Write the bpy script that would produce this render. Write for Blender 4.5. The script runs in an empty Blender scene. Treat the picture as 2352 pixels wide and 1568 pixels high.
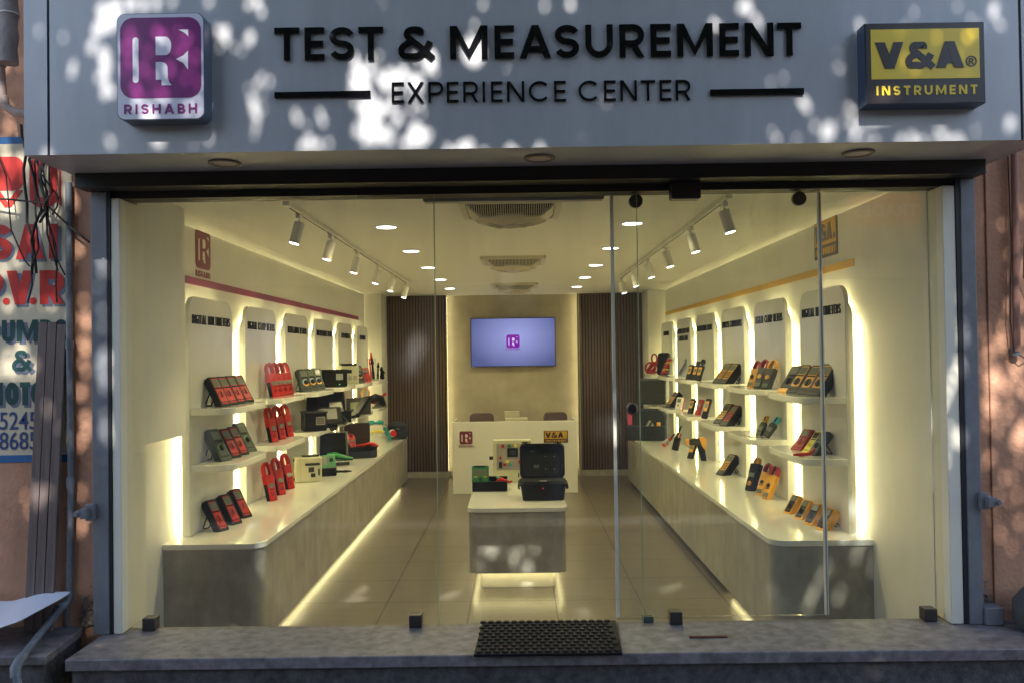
import bpy, math, random
import numpy as np
from mathutils import Matrix, Vector
R = math.radians
sc = bpy.context.scene
COL = sc.collection

# ------------------------------------------------------------------ camera
cam = bpy.data.cameras.new('camera'); cam_o = bpy.data.objects.new('camera', cam); COL.objects.link(cam_o)
cam.sensor_width = 36; cam.lens = 1950/2352*36; cam.clip_start = .05; cam.clip_end = 400
yaw, pitch, roll = R(0.3696), R(0.8866), 0.014
f = Vector((-math.sin(yaw)*math.cos(pitch), math.cos(yaw)*math.cos(pitch), math.sin(pitch)))
r0 = f.cross(Vector((0, 0, 1))).normalized(); u0 = r0.cross(f)
rx = r0*math.cos(roll) - u0*math.sin(roll); ux = u0*math.cos(roll) + r0*math.sin(roll)
M = Matrix((rx, ux, -f)).transposed().to_4x4(); M.translation = (0, 0, 1.8)
cam_o.matrix_world = M
sc.camera = cam_o
# ------------------------------------------------------------------ sky, sun, exposure
w = bpy.data.worlds.new('World'); sc.world = w; w.use_nodes = True
nt = w.node_tree; sky = nt.nodes.new('ShaderNodeTexSky'); sky.sky_type = 'NISHITA'; sky.sun_disc = False
sky.sun_elevation = R(40); sky.sun_rotation = R(180); sky.air_density = 1.2; sky.dust_density = 1.0
nt.links.new(sky.outputs[0], nt.nodes['Background'].inputs[0]); nt.nodes['Background'].inputs[1].default_value = 0.15
sun = bpy.data.lights.new('sun', 'SUN'); sun.energy = 5.0; sun.angle = R(.53); sun.color = (1, .95, .88)
sun_o = bpy.data.objects.new('sun', sun); COL.objects.link(sun_o)
sun_o.rotation_euler = (R(50), 0, 0)       # light travels towards +Y and down, 40 degrees above the horizon
sc.view_settings.view_transform = 'Standard'; sc.view_settings.look = 'None'
sc.view_settings.exposure = 1.25; sc.view_settings.gamma = 1; sc.view_settings.use_curve_mapping = False
sc.cycles.use_denoising = True; sc.cycles.max_bounces = 8; sc.cycles.diffuse_bounces = 5
sc.cycles.transparent_max_bounces = 24; sc.cycles.glossy_bounces = 4; sc.cycles.caustics_reflective = False
sc.cycles.sample_clamp_indirect = 6
LK = 1.22           # one knob for all the shop's lamps

# ------------------------------------------------------------------ materials
MATS = {}
def mat(name, col, rough=.5, metal=0, var=0, vscale=8, bump=0, bscale=60, spec=.5, emit=None, estr=0, stretch=None, coat=0, vcol=None):
    if name in MATS: return MATS[name]
    m = bpy.data.materials.new(name); m.use_nodes = True; t = m.node_tree; p = t.nodes['Principled BSDF']
    p.inputs['Base Color'].default_value = (*col, 1); p.inputs['Roughness'].default_value = rough
    p.inputs['Metallic'].default_value = metal; p.inputs['Specular IOR Level'].default_value = spec
    p.inputs['Coat Weight'].default_value = coat
    if emit: p.inputs['Emission Color'].default_value = (*emit, 1); p.inputs['Emission Strength'].default_value = estr
    def coords():
        tc = t.nodes.new('ShaderNodeTexCoord'); mp = t.nodes.new('ShaderNodeMapping')
        t.links.new(tc.outputs['Object'], mp.inputs[0])
        if stretch: mp.inputs['Scale'].default_value = stretch
        return mp.outputs[0]
    if var:
        n = t.nodes.new('ShaderNodeTexNoise'); n.inputs['Scale'].default_value = vscale; n.inputs['Detail'].default_value = 8; n.inputs['Roughness'].default_value = .62
        t.links.new(coords(), n.inputs['Vector'])
        cr = t.nodes.new('ShaderNodeValToRGB'); cr.color_ramp.elements[0].position = .3; cr.color_ramp.elements[1].position = .7
        c2 = vcol or tuple(max(0, c*(1-var)) for c in col)
        cr.color_ramp.elements[0].color = (*c2, 1)
        cr.color_ramp.elements[1].color = (*[min(.95, c*(1+var*.5)) for c in col], 1)
        t.links.new(n.outputs[0], cr.inputs[0]); t.links.new(cr.outputs[0], p.inputs['Base Color'])
    if bump:
        n = t.nodes.new('ShaderNodeTexNoise'); n.inputs['Scale'].default_value = bscale; n.inputs['Detail'].default_value = 6
        t.links.new(coords(), n.inputs['Vector'])
        b = t.nodes.new('ShaderNodeBump'); b.inputs['Strength'].default_value = bump; b.inputs['Distance'].default_value = .01
        t.links.new(n.outputs[0], b.inputs['Height']); t.links.new(b.outputs[0], p.inputs['Normal'])
    MATS[name] = m; return m

LED = (1, .86, .43); LAMP = (1, .84, .42)
m_fascia = mat('silver panel', (.445, .447, .465), .42, .25, .13, 3.5, stretch=(1.6, 1, .45))
m_seam = mat('dark seam', (.015, .015, .02), .5)
m_letter = mat('black acrylic', (.006, .006, .008), .06, coat=.5)
m_dark = mat('dark metal', (.02, .018, .016), .45, .2)
m_postpaint = mat('blue grey paint', (.20, .21, .235), .42, 0, .18, 9, .15, 40)
m_cream = mat('cream paint', (.80, .77, .66), .5, 0, .05, 4)
m_wall = mat('shop wall paint', (.74, .73, .68), .55, 0, .03, 2)
m_ceil = mat('ceiling paint', (.84, .82, .76), .7)
m_white = mat('white lacquer', (.78, .78, .74), .12, coat=.3)
m_board = mat('grey display laminate', (.70, .70, .67), .25, 0, .05, 3, coat=.25)
m_conc = mat('greige laminate', (.37, .345, .30), .32, 0, .34, 4.2, stretch=(1.5, 1.5, .9))
m_stone = mat('brushed stone panel', (.42, .37, .29), .6, 0, .2, 2.5, .1, 12)
m_slat = mat('walnut slat', (.11, .070, .044), .45, 0, .35, 4, stretch=(6, 6, .6))
m_slatbk = mat('slat backing', (.008, .006, .005), .8)
m_blk = mat('black plastic', (.005, .005, .005), .5, spec=.18, bump=.05, bscale=300)
m_blk2 = mat('charcoal plastic', (.026, .028, .028), .42, spec=.35)
m_dkgrn = mat('dark green plastic', (.018, .035, .028), .4)
m_red = mat('red plastic', (.44, .012, .009), .4, spec=.3)
m_red2 = mat('dull red plastic', (.30, .018, .022), .4, spec=.3)
m_yel = mat('yellow plastic', (.75, .36, .02), .35)
m_orng = mat('orange plastic', (.62, .29, .035), .35)
m_lemon = mat('lemon plastic', (.72, .58, .03), .35)
m_green = mat('green plastic', (.02, .17, .05), .35)
m_teal = mat('teal plastic', (.01, .25, .25), .35)
m_beige = mat('beige plastic', (.50, .49, .34), .45)
m_lcd = mat('grey lcd', (.16, .18, .15), .12, spec=.6)
m_lcdpale = mat('pale lcd', (.15, .145, .125), .3)
m_silver = mat('brushed aluminium', (.5, .5, .48), .3, .8)
m_grey = mat('grey plastic', (.3, .3, .28), .4)
m_mauve = mat('mauve fabric', (.09, .06, .06), .8)
m_navy = mat('navy fabric', (.012, .018, .03), .8, bump=.3, bscale=90)
m_led = mat('led strip', LED, .5, emit=LED, estr=45*LK)
m_ledw = mat('led underglow', LED, .5, emit=LED, estr=5.2*LK)
m_lens = mat('lamp lens', (.9, .9, .9), .5, emit=(1, .97, 1), estr=5)
m_purple = mat('purple vinyl', (.22, .018, .17), .3)
m_lavwhite = mat('white acrylic', (.72, .70, .80), .25)
m_brown = mat('brown acrylic', (.022, .014, .014), .3)
m_vyel = mat('yellow acrylic', (.85, .60, .035), .3)
m_maroon = mat('maroon vinyl', (.17, .015, .04), .45)
m_magenta = mat('magenta stripe', (.22, .014, .075), .4)
m_gold = mat('gold stripe', (.62, .36, .03), .4)
m_tape = mat('white trim', (.7, .7, .68), .35)
m_acryl = None
m_pink = mat('pink stucco', (.56, .30, .19), .85, 0, .32, 3.2, .5, 45)
m_signcream = mat('cream wall paint', (.66, .58, .42), .7, 0, .14, 5, .25, 45)
m_signblue = mat('blue wall paint', (.02, .12, .32), .6)
m_signred = mat('red wall paint', (.55, .025, .015), .55)
m_signgrn = mat('dark green wall paint', (.008, .06, .055), .55)
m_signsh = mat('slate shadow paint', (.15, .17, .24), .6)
m_signnum = mat('ink blue wall paint', (.03, .06, .19), .6)
m_granite = mat('worn granite slab', (.205, .184, .192), .5, 0, .55, 17, .12, 120)
m_plinth = mat('dark rough stone', (.10, .096, .10), .7, 0, .6, 22, .5, 70)
m_rubber = mat('black rubber', (.006, .006, .008), .6, spec=.2)
m_pipe = mat('grey conduit', (.17, .19, .22), .4, 0, .35, 22)
m_plank = mat('brown timber', (.16, .12, .11), .6, 0, .35, 5, .2, 60, stretch=(8, 8, .6))
m_cable = mat('black cable', (.012, .01, .01), .6)
m_lag = mat('pale lagging wrap', (.30, .27, .27), .8, 0, .3, 12, .6, 40)
m_pvc = mat('ivory pipe', (.42, .32, .28), .5, 0, .25, 10)
m_rust = mat('rust', (.10, .02, .012), .8, 0, .5, 60)
m_leaf = mat('leaf green', (.05, .10, .018), .5, 0, .5, 3)
m_bark = mat('bark', (.09, .065, .045), .9, 0, .4, 8, .6, 20)
m_sheet = mat('white plastic sheet', (.7, .72, .8), .45, bump=.25, bscale=25)
def backlit(name, col):
    m = bpy.data.materials.new(name); m.use_nodes = True; t = m.node_tree; p = t.nodes['Principled BSDF']; p.inputs['Base Color'].default_value = (*col, 1)
    tr = t.nodes.new('ShaderNodeBsdfTranslucent'); tr.inputs[0].default_value = (*col, 1); mx = t.nodes.new('ShaderNodeMixShader'); mx.inputs[0].default_value = .6
    t.links.new(p.outputs[0], mx.inputs[1]); t.links.new(tr.outputs[0], mx.inputs[2]); t.links.new(mx.outputs[0], t.nodes['Material Output'].inputs[0]); return m
m_ban = backlit('orange banner', (.42, .09, .035)); m_banw = backlit('pale banner', (.16, .14, .11)); m_banl = mat('white lettering', (.85, .84, .82), .6)
m_street = mat('asphalt', (.06, .058, .055), .9, 0, .3, 6, .4, 80)
m_pave = mat('pavement concrete', (.24, .22, .2), .85, 0, .3, 6, .3, 60)
m_opp = mat('far building plaster', (.14, .12, .10), .8, 0, .3, 1.5)

def tile_material():
    m = bpy.data.materials.new('floor tile'); m.use_nodes = True; t = m.node_tree; p = t.nodes['Principled BSDF']
    tc = t.nodes.new('ShaderNodeTexCoord'); mp = t.nodes.new('ShaderNodeMapping'); mp.inputs['Location'].default_value = (.365, -5.65, 0)
    t.links.new(tc.outputs['Object'], mp.inputs[0])
    br = t.nodes.new('ShaderNodeTexBrick'); br.offset = 0; br.inputs['Scale'].default_value = 1; br.inputs['Brick Width'].default_value = .615
    br.inputs['Row Height'].default_value = .6; br.inputs['Mortar Size'].default_value = .0055; br.inputs['Mortar Smooth'].default_value = .1
    br.inputs['Color1'].default_value = (.13, .112, .092, 1); br.inputs['Color2'].default_value = (.14, .12, .098, 1); br.inputs['Mortar'].default_value = (.018, .010, .006, 1)
    t.links.new(mp.outputs[0], br.inputs['Vector'])
    mp2 = t.nodes.new('ShaderNodeMapping'); mp2.inputs['Scale'].default_value = (.7, 5, 1); t.links.new(tc.outputs['Object'], mp2.inputs[0])
    n = t.nodes.new('ShaderNodeTexNoise'); n.inputs['Scale'].default_value = 4; n.inputs['Detail'].default_value = 8; t.links.new(mp2.outputs[0], n.inputs['Vector'])
    mx = t.nodes.new('ShaderNodeMix'); mx.data_type = 'RGBA'; mx.blend_type = 'OVERLAY'; mx.inputs[0].default_value = .28
    t.links.new(br.outputs[0], mx.inputs[6]); t.links.new(n.outputs[0], mx.inputs[7]); t.links.new(mx.outputs[2], p.inputs['Base Color'])
    p.inputs['Roughness'].default_value = .30
    return m
m_tile = tile_material()
def glass_material(name, tint, dust):
    m = bpy.data.materials.new(name); m.use_nodes = True; t = m.node_tree; t.nodes.remove(t.nodes['Principled BSDF'])
    out = t.nodes['Material Output']
    tr = t.nodes.new('ShaderNodeBsdfTransparent'); tr.inputs[0].default_value = (*tint, 1)
    gl = t.nodes.new('ShaderNodeBsdfGlossy'); gl.inputs['Roughness'].default_value = 0
    fr = t.nodes.new('ShaderNodeFresnel'); fr.inputs[0].default_value = 1.5
    geo = t.nodes.new('ShaderNodeNewGeometry'); sub = t.nodes.new('ShaderNodeMath'); sub.operation = 'SUBTRACT'; sub.inputs[0].default_value = 1
    t.links.new(geo.outputs['Backfacing'], sub.inputs[1])
    mul = t.nodes.new('ShaderNodeMath'); mul.operation = 'MULTIPLY'; t.links.new(fr.outputs[0], mul.inputs[0]); t.links.new(sub.outputs[0], mul.inputs[1])
    m2 = t.nodes.new('ShaderNodeMath'); m2.operation = 'MULTIPLY'; m2.inputs[1].default_value = 2.0; m2.use_clamp = True; t.links.new(mul.outputs[0], m2.inputs[0])
    mix = t.nodes.new('ShaderNodeMixShader'); t.links.new(m2.outputs[0], mix.inputs[0]); t.links.new(tr.outputs[0], mix.inputs[1]); t.links.new(gl.outputs[0], mix.inputs[2])
    di = t.nodes.new('ShaderNodeBsdfDiffuse'); di.inputs[0].default_value = (.6, .6, .6, 1)
    tc = t.nodes.new('ShaderNodeTexCoord'); mp = t.nodes.new('ShaderNodeMapping'); mp.inputs['Rotation'].default_value = (0, .5, 0); mp.inputs['Scale'].default_value = (3, 1, .7)
    n = t.nodes.new('ShaderNodeTexNoise'); n.inputs['Scale'].default_value = 2.2; n.inputs['Detail'].default_value = 5; t.links.new(tc.outputs['Object'], mp.inputs[0]); t.links.new(mp.outputs[0], n.inputs['Vector'])
    mr = t.nodes.new('ShaderNodeMapRange'); mr.inputs[1].default_value = .45; mr.inputs[2].default_value = .8; mr.inputs[3].default_value = dust*.4; mr.inputs[4].default_value = dust*2.2
    t.links.new(n.outputs[0], mr.inputs[0])
    mix2 = t.nodes.new('ShaderNodeMixShader'); t.links.new(mr.outputs[0], mix2.inputs[0]); t.links.new(mix.outputs[0], mix2.inputs[1]); t.links.new(di.outputs[0], mix2.inputs[2])
    t.links.new(mix2.outputs[0], out.inputs[0]); return m
m_glass = glass_material('shopfront glass', (.97, .985, .965), .022)
m_acryl = glass_material('clear acrylic', (.93, .93, .93), .05)
def translucent(name, col):
    m = bpy.data.materials.new(name); m.use_nodes = True; t = m.node_tree; p = t.nodes['Principled BSDF']; p.inputs['Base Color'].default_value = (*col, 1); p.inputs['Roughness'].default_value = .3
    tr = t.nodes.new('ShaderNodeBsdfTransparent'); tr.inputs[0].default_value = (*col, 1); mx = t.nodes.new('ShaderNodeMixShader'); mx.inputs[0].default_value = .5
    t.links.new(p.outputs[0], mx.inputs[1]); t.links.new(tr.outputs[0], mx.inputs[2]); t.links.new(mx.outputs[0], t.nodes['Material Output'].inputs[0]); return m
m_edge = translucent('glass edge green', (.55, .7, .5)); m_seal = mat('clear seal strip', (.93, .87, .80), .3)

# ------------------------------------------------------------------ mesh helpers
class MB:
    def __init__(s, M=None): s.v = []; s.f = []; s.M = M or Matrix.Identity(4)
    def add(s, vs, fs):
        b = len(s.v); s.v += [tuple(s.M @ Vector(p)) for p in vs]; s.f += [tuple(b+i for i in q) for q in fs]; return s
    def box(s, x0, y0, z0, x1, y1, z1):
        return s.add([(x0,y0,z0),(x1,y0,z0),(x1,y1,z0),(x0,y1,z0),(x0,y0,z1),(x1,y0,z1),(x1,y1,z1),(x0,y1,z1)],
                     [(3,2,1,0),(4,5,6,7),(0,1,5,4),(1,2,6,5),(2,3,7,6),(3,0,4,7)])
    def prism(s, poly, a, b, axis='y'):
        # poly: counter-clockwise as seen looking along +axis-plane; extruded from a to b
        n = len(poly)
        if axis == 'y': f = lambda p, d: (p[0], d, p[1])
        elif axis == 'z': f = lambda p, d: (p[0], p[1], d)
        else: f = lambda p, d: (d, p[0], p[1])
        return s.add([f(p, a) for p in poly]+[f(p, b) for p in poly],
                     [tuple(range(n)), tuple(range(2*n-1, n-1, -1))]+[(i, n+i, n+(i+1) % n, (i+1) % n) for i in range(n)])
    def cyl(s, p, q, r, r2=None, n=20, caps=True):
        p = Vector(p); q = Vector(q); d = (q-p).normalized(); a = d.orthogonal().normalized(); b = d.cross(a); r2 = r if r2 is None else r2
        vs = [tuple(p+(a*math.cos(2*math.pi*i/n)+b*math.sin(2*math.pi*i/n))*r) for i in range(n)]+[tuple(q+(a*math.cos(2*math.pi*i/n)+b*math.sin(2*math.pi*i/n))*r2) for i in range(n)]
        fs = [(i, (i+1) % n, n+(i+1) % n, n+i) for i in range(n)]
        if caps: fs += [tuple(range(n-1, -1, -1)), tuple(range(n, 2*n))]
        return s.add(vs, fs)
    def tube(s, pts, r, n=10):
        pts = [Vector(p) for p in pts]; rings = []; a = None
        for i, p in enumerate(pts):
            d = (pts[min(i+1, len(pts)-1)]-pts[max(i-1, 0)]).normalized()
            a = d.orthogonal().normalized() if a is None else (a-d*a.dot(d)).normalized()
            b = d.cross(a); rr = r[i] if isinstance(r, (list, tuple)) else r
            rings.append([tuple(p+(a*math.cos(2*math.pi*k/n)+b*math.sin(2*math.pi*k/n))*rr) for k in range(n)])
        vs = sum(rings, []); fs = []
        for i in range(len(pts)-1):
            for k in range(n): fs.append((i*n+k, i*n+(k+1) % n, (i+1)*n+(k+1) % n, (i+1)*n+k))
        fs += [tuple(range(n-1, -1, -1)), tuple(range(len(vs)-n, len(vs)))]
        return s.add(vs, fs)
    def lathe(s, prof, c, n=28, axis='z'):
        vs = []; fs = []
        for r_, h in prof:
            for k in range(n):
                a = 2*math.pi*k/n
                vs.append((c[0]+r_*math.cos(a), c[1]+r_*math.sin(a), c[2]+h) if axis == 'z' else (c[0]+r_*math.cos(a), c[1]+h, c[2]+r_*math.sin(a)))
        for i in range(len(prof)-1):
            for k in range(n): fs.append((i*n+k, i*n+(k+1) % n, (i+1)*n+(k+1) % n, (i+1)*n+k))
        return s.add(vs, fs)
    def band(s, outer, inner, a, b):
        # closed ring between two outlines with the same count, front at y=a, back at y=b (local x,z plane)
        n = len(outer); vs = [(p[0], a, p[1]) for p in outer]+[(p[0], a, p[1]) for p in inner]+[(p[0], b, p[1]) for p in outer]+[(p[0], b, p[1]) for p in inner]
        fs = []
        for i in range(n):
            j = (i+1) % n
            fs += [(i, j, n+j, n+i), (2*n+j, 2*n+i, 3*n+i, 3*n+j), (j, i, 2*n+i, 2*n+j), (n+i, n+j, 3*n+j, 3*n+i)]
        return s.add(vs, fs)

def rrect(x0, z0, x1, z1, r, n=6, corners='all'):
    pts = []
    for cx, cz, a0, tag_ in ((x1-r, z0+r, -90, 'br'), (x1-r, z1-r, 0, 'tr'), (x0+r, z1-r, 90, 'tl'), (x0+r, z0+r, 180, 'bl')):
        if corners == 'all' or tag_ in corners:
            pts += [(cx+r*math.cos(R(a0+90*k/n)), cz+r*math.sin(R(a0+90*k/n))) for k in range(n+1)]
        else:
            pts.append({'br': (x1, z0), 'tr': (x1, z1), 'tl': (x0, z1), 'bl': (x0, z0)}[tag_])
    return pts

def obj(name, mb, m, parent=None, bevel=0, seg=2, smooth=False, label=None):
    me = mb if isinstance(mb, bpy.types.Mesh) else bpy.data.meshes.new(name)
    if isinstance(mb, MB):
        me.from_pydata(mb.v, [], mb.f); me.validate()
        import bmesh
        bm = bmesh.new(); bm.from_mesh(me); bmesh.ops.recalc_face_normals(bm, faces=bm.faces); bm.to_mesh(me); bm.free()
    if not me.materials: me.materials.append(m)
    o = bpy.data.objects.new(name, me); COL.objects.link(o)
    if parent is not None: o.parent = parent
    if bevel:
        b = o.modifiers.new('bevel', 'BEVEL'); b.width = bevel; b.segments = seg; b.limit_method = 'ANGLE'; b.angle_limit = R(40)
    if smooth or bevel:
        for p in me.polygons: p.use_smooth = True
        if not bevel or True:
            try: me.set_sharp_from_angle(angle=R(38))
            except Exception: pass
    if label: o['label'] = label
    return o
def tag(o, label=None, cat=None, group=None, kind=None):
    if label: o['label'] = label
    if cat: o['category'] = cat
    if group: o['group'] = group
    if kind: o['kind'] = kind
    return o
def thing(name, label, cat, loc=(0, 0, 0), rot=(0, 0, 0), group=None):
    o = bpy.data.objects.new(name, None); COL.objects.link(o); o.location = loc; o.rotation_euler = rot; o.empty_display_size = .05
    return tag(o, label, cat, group)
def struct(name, mb, m, **k): return tag(obj(name, mb, m, **k), kind='structure')
def dup(root, loc, rot, label, group=None, scale=None):
    r_ = root.copy(); COL.objects.link(r_); r_.location = loc; r_.rotation_euler = rot; r_['label'] = label
    if group: r_['group'] = group
    if scale: r_.scale = scale
    for ch in list(root.children):
        c = ch.copy(); COL.objects.link(c); c.parent = r_
        for g in ch.children:
            d = g.copy(); COL.objects.link(d); d.parent = c
    return r_

def text_mb(mb, s, size, x=0, z=0, depth=.003, bold=0, spacing=1, align='CENTER', sx=1, y=0, sz=1):
    c = bpy.data.curves.new('txt', 'FONT'); c.body = s; c.size = size; c.extrude = depth/2; c.offset = bold*size; c.space_character = spacing; c.align_x = align; c.resolution_u = 4
    o = bpy.data.objects.new('txt', c); COL.objects.link(o)
    dg = bpy.context.evaluated_depsgraph_get(); me = bpy.data.meshes.new_from_object(o.evaluated_get(dg))
    mb.add([(x+v.co.x*sx, y-v.co.z, z+v.co.y*sz) for v in me.vertices], [tuple(p.vertices) for p in me.polygons])
    bpy.data.objects.remove(o); bpy.data.curves.remove(c); bpy.data.meshes.remove(me)
    return mb

# ---- stroke lettering (geometric sans capitals)
def arc(cx, cz, rx_, rz_, a0, a1, n=12): return [(cx+rx_*math.cos(R(a0+(a1-a0)*i/n)), cz+rz_*math.sin(R(a0+(a1-a0)*i/n))) for i in range(n+1)]
def spline(P, n=6):
    out = []; P = [P[0]]+P+[P[-1]]
    for i in range(1, len(P)-2):
        for k in range(n):
            t = k/n; q = []
            for d in (0, 1):
                a, b, c, e = P[i-1][d], P[i][d], P[i+1][d], P[i+2][d]
                q.append(.5*((2*b)+(-a+c)*t+(2*a-5*b+4*c-e)*t*t+(-a+3*b-3*c+e)*t**3))
            out.append(tuple(q))
    out.append(P[-2]); return out
def glyph(ch, W, w):
    h = w/2; S = []; Pg = []
    if ch == 'T': S = [[(0, 1-h), (W, 1-h)], [(W/2, 0), (W/2, 1-w)]]
    elif ch == 'L': S = [[(h, 1), (h, h), (W, h)]]
    elif ch == 'F': S = [[(h, 0), (h, 1-h), (W, 1-h)], [(w, .5), (W*.9, .5)]]
    elif ch == 'D': S = [[(W*.4, h), (h, h), (h, 1-h), (W*.4, 1-h)]+arc(W*.4, .5, W*.6-h, .5-h, 88, -88, 14)+[(W*.4, h)]]
    elif ch == 'O': S = [arc(W/2, .5, W/2-h, .5-h, 0, 360, 28)]
    elif ch == 'G': S = [arc(W/2, .5, W/2-h, .5-h, 48, 350, 26)+[(W-h, .48), (W*.55, .48)]]
    elif ch == 'W': Pg = [[(0, 1), (1.1*w, 1), (W*.27+.5*w, 0), (W*.27-.5*w, 0)], [(W*.5-.5*w, 1), (W*.5+.5*w, 1), (W*.27+.5*w, 0), (W*.27-.5*w, 0)], [(W*.5-.5*w, 1), (W*.5+.5*w, 1), (W*.73+.5*w, 0), (W*.73-.5*w, 0)], [(W-1.1*w, 1), (W, 1), (W*.73+.5*w, 0), (W*.73-.5*w, 0)]]
    elif ch == 'I': S = [[(W/2, 0), (W/2, 1)]]
    elif ch == 'E': S = [[(W, h), (h, h), (h, 1-h), (W, 1-h)], [(w, .5), (W*.94, .5)]]
    elif ch == 'H': S = [[(h, 0), (h, 1)], [(W-h, 0), (W-h, 1)], [(w, .5), (W-w, .5)]]
    elif ch == 'N': S = [[(h, 0), (h, 1)], [(W-h, 0), (W-h, 1)]]; Pg = [[(w*.1, 1), (w*1.25, 1), (W-w*.1, 0), (W-w*1.25, 0)]]
    elif ch == 'M': S = [[(h, 0), (h, 1)], [(W-h, 0), (W-h, 1)]]; Pg = [[(w*.05, 1), (w*1.15, 1), (W/2, w*1.55), (W/2, .02)], [(W-w*.05, 1), (W-w*1.15, 1), (W/2, w*1.55), (W/2, .02)]]
    elif ch in 'AV':
        g = lambda p: p if ch == 'A' else (p[0], 1-p[1])
        Pg = [[g(p) for p in ((0, 0), (1.12*w, 0), (W/2+.56*w, 1), (W/2-.56*w, 1))], [g(p) for p in ((W, 0), (W-1.12*w, 0), (W/2-.56*w, 1), (W/2+.56*w, 1))]]
        if ch == 'A': S = [[(W*.22, .2+h*.8), (W*.78, .2+h*.8)]]
    elif ch == 'X': Pg = [[(0, 0), (1.2*w, 0), (W, 1), (W-1.2*w, 1)], [(W, 0), (W-1.2*w, 0), (0, 1), (1.2*w, 1)]]
    elif ch == 'U': r_ = W/2-h; S = [[(h, 1)]+arc(W/2, r_+h, r_, r_, 180, 360, 16)+[(W-h, 1)]]
    elif ch == 'C': S = [arc(W/2+W*.02, .5, W/2-h, .5-h, 42, 318, 30)]
    elif ch == 'S':
        ry = (1-w)/4; rx_ = W/2-h; S = [arc(W/2, .5+ry, rx_, ry, 18, 262, 14)+arc(W/2, .5-ry, rx_, ry, 82, -162, 14)]
    elif ch in 'RPB':
        mid = .5 if ch == 'B' else .42; ry = (1-h-mid)/2; bx_ = W*.93 if ch == 'B' else W
        S = [[(h, 0), (h, 1)], [(w*.9, 1-h)]+arc(bx_-h-ry, 1-h-ry, ry, ry, 90, -90, 12)+[(w*.9, mid)]]
        if ch == 'R': Pg = [[(W-1.2*w, 0), (W, 0), (W*.66, mid), (W*.66-1.15*w, mid)]]
        if ch == 'B': ry = (mid-h)/2; S.append([(w*.9, mid)]+arc(W-h-ry, h+ry, ry, ry, 90, -90, 12)+[(w*.9, h)])
    elif ch == '&':
        S = [spline([(W*.97, .02), (W*.66, .33), (W*.36, .60), (W*.25, .74), (W*.30, .87), (W*.46, 1-h), (W*.62, .87), (W*.64, .74)]),
             spline([(W*.40, .57), (W*.17, .42), (W*.09, .27), (W*.15, .12), (W*.33, h), (W*.56, .11), (W*.76, .30), (W*.90, .53)])]
    return S, Pg
def letter_mb(mb, ch, x, z, W, H_, wt, y0, y1):
    """capital letter: left edge x, baseline z, width W, height H_, stroke wt; front y0, back y1"""
    S, Pg = glyph(ch, W/H_, wt/H_); k = 0
    for line in S:
        n = len(line); Lp = []; Rp = []; h = wt/H_/2
        for i, p in enumerate(line):
            a = line[max(i-1, 0)]; b = line[min(i+1, n-1)]
            d1 = Vector((p[0]-a[0], p[1]-a[1])) if i else Vector((b[0]-p[0], b[1]-p[1]))
            d2 = Vector((b[0]-p[0], b[1]-p[1])) if i < n-1 else d1
            d1.normalize(); d2.normalize(); n1 = Vector((-d1.y, d1.x)); n2 = Vector((-d2.y, d2.x)); m_ = (n1+n2).normalized(); c = max(.5, m_.dot(n1))
            Lp.append((p[0]+m_.x*h/c, p[1]+m_.y*h/c)); Rp.append((p[0]-m_.x*h/c, p[1]-m_.y*h/c))
        yy = y0-.0004*k; k += 1
        q = [(x+a*H_, z+b*H_) for a, b in Lp]; q2 = [(x+a*H_, z+b*H_) for a, b in Rp]
        vs = [(a, yy, b) for a, b in q]+[(a, yy, b) for a, b in q2]+[(a, y1, b) for a, b in q]+[(a, y1, b) for a, b in q2]
        fs = []
        for i in range(n-1):
            fs += [(i, i+1, n+i+1, n+i), (2*n+i, 3*n+i, 3*n+i+1, 2*n+i+1), (i, 2*n+i, 2*n+i+1, i+1), (n+i, n+i+1, 3*n+i+1, 3*n+i)]
        fs += [(0, n, 3*n, 2*n), (n-1, 3*n-1, 4*n-1, 2*n-1)]
        mb.add(vs, fs)
    for p in Pg:
        mb.prism([(x+a*H_, z+b*H_) for a, b in p], y0-.0004*k, y1); k += 1
    return mb
def word_mb(mb, word, x0, x1, z, H_, wt, y0, y1, gap=.28):
    Wd = {'T': .66, 'I': wt/H_, 'E': .58, 'H': .74, 'N': .78, 'M': .98, 'A': .86, 'V': .84, 'X': .7, 'U': .76, 'C': .9, 'S': .66, 'R': .68, 'P': .64, 'B': .66, '&': .9, 'L': .52, 'F': .54, 'D': .76, 'O': .9, 'G': .88, 'W': 1.1, ' ': .3}
    tot = sum(Wd[c] for c in word)+gap*(len(word)-1); k = (x1-x0)/tot; x = x0
    for c in word:
        if c != ' ': letter_mb(mb, c, x, z, Wd[c]*k, H_, (wt if c == 'I' else min(wt, Wd[c]*k*.42)), y0, y1)
        x += (Wd[c]+gap)*k
    return mb

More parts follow.
